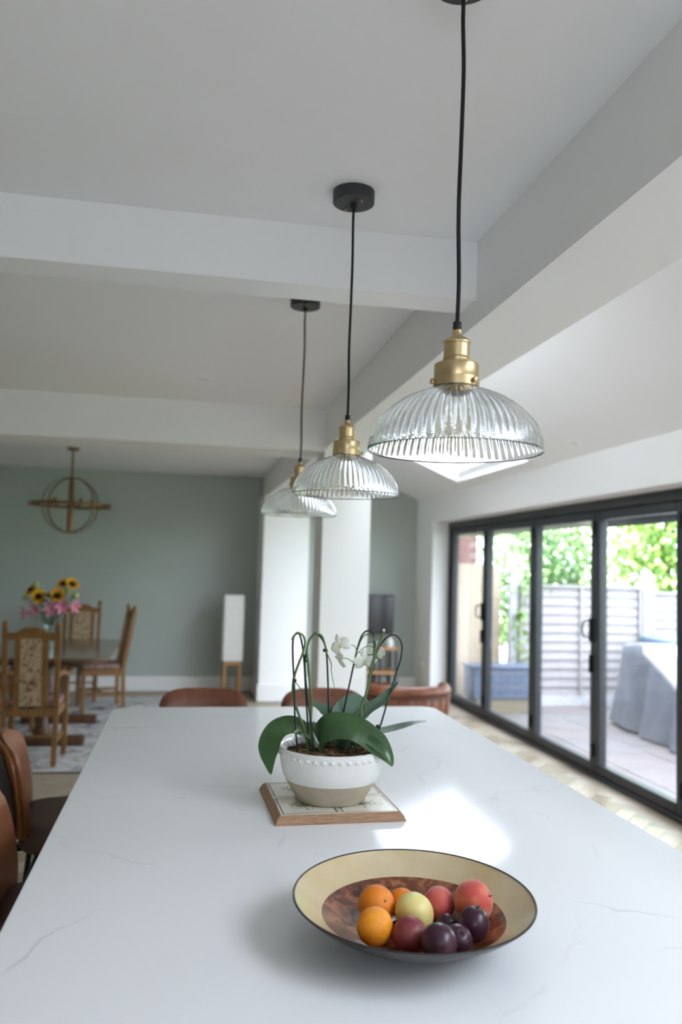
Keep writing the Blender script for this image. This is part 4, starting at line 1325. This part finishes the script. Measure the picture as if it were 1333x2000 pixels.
# ------------------------------------------------------------------ outside
G = -0.15
ground = S('ground', MB().box((XF + 0.06, -14, G - 0.3), (30, 30, G - 0.02)), 'paving_joint', 'garden ground beyond the glass doors', 'ground')
pat = S('patio', MB().box((XF + 0.06, 0, G - 0.05), (7.6, 10.4, G - 0.012)), 'paving_joint', 'pale stone patio outside the doors', 'patio')
slabs = [MB().rbox((.004, .004, -.03), (.596, .596, 0), .006, 1).mesh('paving_slab', m) for m in ('paving', 'paving_pink')]
for i in range(7):
    for j in range(11):
        o = bpy.data.objects.new('paving_slab', random.choice(slabs))
        link(o, pat)
        o.location = (XF + 0.08 + i * 0.6, 3.4 + j * 0.6 + (0.3 if i % 2 else 0), G + random.uniform(-.002, .002))
S('lawn', MB().box((7.6, -14, G - 0.02), (30, 30, G)), 'lawn', 'grass beyond the patio', 'lawn')
# overlap fence
YF = 9.95
slat_m = {}
def fence_panel(x0, x1, z0, z1, y, label, m='fence_grey', n=12):
    r = thing('garden_fence', label, 'fence', ((x0 + x1) / 2, y, G), 0, 'overlap fence panels along the patio')
    W = x1 - x0
    h = (z1 - z0) / n
    me = MB().box((-W / 2, -.010, 0), (W / 2, .010, h + .02), Matrix.Rotation(-.24, 4, 'X')).mesh('slat', m, 0)
    for k in range(n):
        o = bpy.data.objects.new('slat', me)
        link(o, r)
        o.location = (0, 0, z0 - G + k * h)
    for sx in (-W / 2 + .03, 0, W / 2 - .03):
        MB().box((sx - .02, -.035, z0 - G), (sx + .02, -.012, z1 - G)).build('batten', m, r, sharp=0)
    MB().box((-W / 2, -.04, z1 - G), (W / 2, .03, z1 - G + .03)).build('capping', m, r, sharp=0)
    MB().box((-W / 2, -.03, .0), (W / 2, .02, z0 - G)).build('gravel_board', 'concrete_post', r, sharp=0)
fence_panel(4.20, 5.93, G + .12, 1.36, YF, 'weathered grey overlap fence panel beside the tall new panel')
fence_panel(6.05, 7.85, G + .12, 1.30, YF, 'weathered grey overlap fence panel beyond the tall concrete post')
fence_panel(7.97, 9.77, G + .12, 1.30, YF, 'weathered grey overlap fence panel farthest from the house')
for x, z, lb in ((4.13, 1.75, 'pale concrete post between new and old fence panels'), (5.99, 1.60, 'pale concrete post rising above the grey fence'), (7.91, 1.45, 'pale concrete post far along the grey fence')):
    MB().rbox((-.05, -.05, 0), (.05, .05, z - G), .01, 1).build('fence_post', 'concrete_post', None, (x, YF, G), label=lb, cat='post', group='concrete fence posts')
# tall new board fence panel by the house
tp = thing('garden_fence', 'tall new blond board panel next to the house', 'fence', (3.66, 10.25, G), 0)
for k in range(6):
    MB().rbox((-.42 + k * .14 + .003, -.01, .05), (-.42 + (k + 1) * .14 - .003, .01, 1.78), .003, 1).build('board', 'fence_new', tp)
MB().box((-.42, .01, .4), (.42, .05, .48)).box((-.42, .01, 1.4), (.42, .05, 1.48)).build('rail', 'fence_new', tp, sharp=0)
# neighbouring brick wall
bw = S('wall_brick', MB().box((3.22, 11.0, G), (4.02, 11.2, 2.22)), 'mortar', 'reddish brick wall of the neighbouring house', 'wall')
bme = MB().rbox((.005, -.012, .005), (.195, .01, .070), .004, 1).mesh('brick', 'brick_red', 0)
for j in range(19, 31):
    for i in range(4 - j % 2):
        o = bpy.data.objects.new('brick', bme)
        link(o, bw)
        o.location = (3.22 + i * .2 + (.1 if j % 2 else 0) - .005, 11.0, G + j * .075)
# planter
pl_ = thing('planter_box', 'low slate blue planter box on a timber base against the fence', 'planter', (3.85, 9.55, G))
MB().rbox((-.44, -.18, .17), (.40, .18, .53), .01, 1).build('box', 'planter_blue', pl_)
MB().rbox((-.46, -.20, .53), (.42, .20, .56), .006, 1).build('lid', 'planter_blue', pl_)
MB().rbox((-.40, -.16, .0), (.38, .16, .17), .006, 1).build('base', 'planter_base', pl_)
# climbing plant on the post
iv = thing('climbing_plant', 'small green climber on the pale concrete post', 'plant', (4.16, 9.86, G))
MB().tube([(0, 0, 0), (.02, -.02, .5), (-.01, -.03, 1.0), (.03, -.02, 1.5)], .008, 6, 4).build('stem', 'tree_bark', iv)
rnd = random.Random(5)
lf = MB()
for k in range(150):
    cl = rnd.choice(((.03, .95, .12), (.05, .70, .09), (.02, 1.15, .06), (.08, 1.5, .16), (.10, 1.7, .2)))
    c = Vector((cl[0] + rnd.gauss(0, cl[2] * .6), -.05 + rnd.gauss(0, .04), cl[1] + rnd.gauss(0, cl[2] * .7)))
    M = Matrix.Translation(c) @ Matrix.Rotation(rnd.uniform(0, 6.3), 4, 'Z') @ Matrix.Rotation(rnd.uniform(-1.2, 1.2), 4, 'X')
    lf.add([M @ Vector(p) for p in ((0, -.03, 0), (.025, 0, .005), (0, .045, 0), (-.025, 0, .005))], [(0, 1, 2, 3)])
lf.build('foliage', 'tree_leaf', iv, sharp=0)

# covered garden table: sheet draped over a table top, hanging in folds
def draped(x0, x1, y0, y1, h, flare, nfold, seed):
    rr = random.Random(seed)
    n = 120
    per = rrect(-1, 1, -1, 1, .12, 6)
    W, D = (x1 - x0) / 2, (y1 - y0) / 2
    # resample outline
    pts = [Vector((p[0] * W, p[1] * D, 0)) for p in per]
    tot = []
    L = 0
    for a, b in zip(pts, pts[1:] + pts[:1]):
        tot.append((L, a, b)); L += (b - a).length
    ring = []
    for k in range(n):
        s = L * k / n
        for (l0, a, b) in reversed(tot):
            if s >= l0:
                ring.append(a + (b - a) * min(1, (s - l0) / max(1e-6, (b - a).length)))
                break
    vs, fs = [], []
    phase = [rr.uniform(0, 6.28) for _ in range(4)]
    levels = [(.02, 1.0), (.5, 1.0), (.96, 1.0), (1.0, .97), (1.03, .88), (1.05, .72), (1.07, .5), (1.09, .28), (1.11, .10), (1.12, .02)]
    for (s, z) in levels:
        for k, p in enumerate(ring):
            d = p.normalized()
            hang = max(0, .97 - z)
            fold = (math.sin(k * 2 * PI * nfold / n + phase[0]) + .6 * math.sin(k * 2 * PI * (nfold * 1.7) / n + phase[1])) * .045 * hang
            q = p * s if s < 1 else p + d * (flare * hang + fold)
            dz = .02 * math.sin(p.x * s * 5 + phase[2]) * math.sin(p.y * s * 4 + phase[3]) if s < 1 else 0
            hem = .05 * math.sin(k * 2 * PI * 5 / n + phase[3]) * (1 if z < .05 else 0)
            vs.append((q.x, q.y, h * z + dz + max(0, hem) * .5))
    m = len(levels)
    for j in range(m - 1):
        for k in range(n):
            k2 = (k + 1) % n
            fs.append((j * n + k, (j + 1) * n + k, (j + 1) * n + k2, j * n + k2))
    fs.append(tuple(range(n))[::-1])
    mb = MB().add(vs, fs)
    return mb
dr = draped(4.85, 6.3, 5.9, 8.62, .93, .16, 17, 4)
dr.build('garden_table_cover', 'tarp_grey', None, (5.58, 7.26, G), sharp=1.0, label='grey sheet draped in folds over the garden table on the patio', cat='cover')
hot = thing('garden_chest', 'pale blue covered tub standing behind the grey sheet', 'tub', (6.75, 9.36, G))
MB().rbox((-.9, -.42, .0), (1.1, .42, .82), .05, 3).build('body', 'pale_blue_cover', hot)
MB().rbox((-.94, -.46, .82), (1.14, .46, .92), .03, 2).build('lid', 'pale_blue_cover', hot)

# eaves: soffit box over the far doors and dark gutter
S('trim_1', MB().box((XF + .06, 6.75, 1.985), (3.72, 11.2, 2.12)), 'soffit_board', 'boxed beige eaves over the far doors', 'eaves')
gt = thing('roof_gutter', 'dark half round gutter over the nearer doors', 'gutter', (3.62, 4.75, 2.0))
gp = [(-.055 , .06), (-.055, .03), (-.04, -.02), (0, -.05), (.04, -.02), (.055, .03), (.055, .06), (.048, .06), (.048, .03), (.034, -.015), (0, -.042), (-.034, -.015), (-.048, .03), (-.048, .06)]
M = Matrix(((1, 0, 0, 0), (0, 0, 1, 0), (0, 1, 0, 0), (0, 0, 0, 1)))
MB().prism(gp, -2.0, 1.98, M).build('trough', 'dark_frame', gt, sharp=.6)
for k in range(6):
    MB().box((-.45, -1.8 + k * .72, .02), (.06, -1.76 + k * .72, .05)).build('bracket', 'dark_frame', gt, sharp=0)
# unseen upper storey, roofline shaped to place the shade on patio and table cover
rp = [(YN - .2, 3.3), (YB + .2, 3.3), (YB + .2, 10.5), (8.7, 10.5), (8.1, 7.2), (6.9, 6.55), (4.0, 9.5), (YN - .2, 9.5)]
MR = Matrix(((0, 0, 1, 0), (1, 0, 0, 0), (0, 1, 0, 0), (0, 0, 0, 1)))
S('roof', MB().prism(rp, XL - .2, XB1, MR), 'roof_tile', 'unseen upper storey with roofline shaped to shade the patio and table cover', 'house')

# unseen hedge added across the garden to block low sky beyond the doors
hd = thing('added_hedge', 'unseen low hedge added to block the low sky across the garden', 'hedge', (10.6, 2.0, G))
MB().rbox((0, -12, 0), (1.2, 7.6, 1.75), .2, 3).build('hedge_body', 'tree_leaf_dark', hd)
rnd = random.Random(21)
lf = MB()
for k in range(5000):
    c = Vector((rnd.uniform(-.12, .02), rnd.uniform(-12, 7.6), rnd.uniform(.05, 1.85)))
    M = Matrix.Translation(c) @ Matrix.Rotation(rnd.uniform(0, 6.3), 4, 'Z') @ Matrix.Rotation(rnd.uniform(-1.2, 1.2), 4, 'X')
    lf.add([M @ Vector(p) for p in ((0, -.07, 0), (.05, 0, .01), (0, .08, 0), (-.05, 0, .01))], [(0, 1, 2, 3)])
lf.build('foliage', 'tree_leaf_dark', hd, sharp=0, kind='stuff')

# trees behind the fence
def tree(label, x, y, h, rx, rz, n, m, seed, zmin=.25):
    rr = random.Random(seed)
    r = thing('garden_tree', label, 'tree', (x, y, G), 0, 'trees behind the fence')
    tr = MB().tube([(0, 0, 0), (.05, .02, h * .3), (-.04, .05, h * .6), (.05, 0, h * .9)], lambda t: .10 * (1 - .8 * t), 10, 5)
    for k in range(10):
        a = rr.uniform(0, 6.28)
        z = h * rr.uniform(.25, .75)
        tr.tube([(0, 0, z), (rx * .4 * math.cos(a), rx * .4 * math.sin(a), z + .2 * h * .6), (rx * .8 * math.cos(a), rx * .8 * math.sin(a), z + .3 * h * .6)], lambda t: .035 * (1 - .8 * t), 6, 4)
    tr.build('trunk', 'tree_bark', r)
    lf = MB()
    clumps = [(rr.gauss(0, rx * .5), rr.gauss(0, rx * .45), h * rr.uniform(zmin, 1.0), rr.uniform(.25, .5)) for _ in range(46)]
    for k in range(n):
        cl = rr.choice(clumps)
        c = Vector((cl[0] + rr.gauss(0, cl[3]), cl[1] + rr.gauss(0, cl[3]), cl[2] + rr.gauss(0, cl[3] * .8)))
        if c.z < .6 or abs(c.x) > rx or abs(c.y) > rx: continue
        M = Matrix.Translation(c) @ Matrix.Rotation(rr.uniform(0, 6.3), 4, 'Z') @ Matrix.Rotation(rr.uniform(-1.3, 1.3), 4, 'X')
        s = rr.uniform(.7, 1.3)
        lf.add([M @ Vector(p) for p in ((0, -.055 * s, 0), (.035 * s, 0, .01), (0, .065 * s, 0), (-.035 * s, 0, .01))], [(0, 1, 2, 3)])
    lf.build('foliage', m, r, sharp=0, kind='stuff')
tree('dark green bushy tree rising behind the tall new panel', 5.22, 11.75, 2.5, .98, 1, 6000, 'tree_leaf_dark', 1)
tree('fresh green tree above the grey fence beside the tall concrete post', 7.45, 11.75, 3.4, 1.05, 1, 7000, 'tree_leaf', 2)
tree('light green leafy tree beyond the tall concrete post', 9.75, 11.75, 3.8, 1.05, 1, 7500, 'tree_leaf', 3)
tree('broad green tree at the far end of the fence', 12.2, 11.9, 4.2, 1.35, 1, 7000, 'tree_leaf_dark', 4)
tree('tall green tree in the garden behind the fence line', 7.6, 15.0, 4.0, 2.0, 1, 7000, 'tree_leaf', 5)
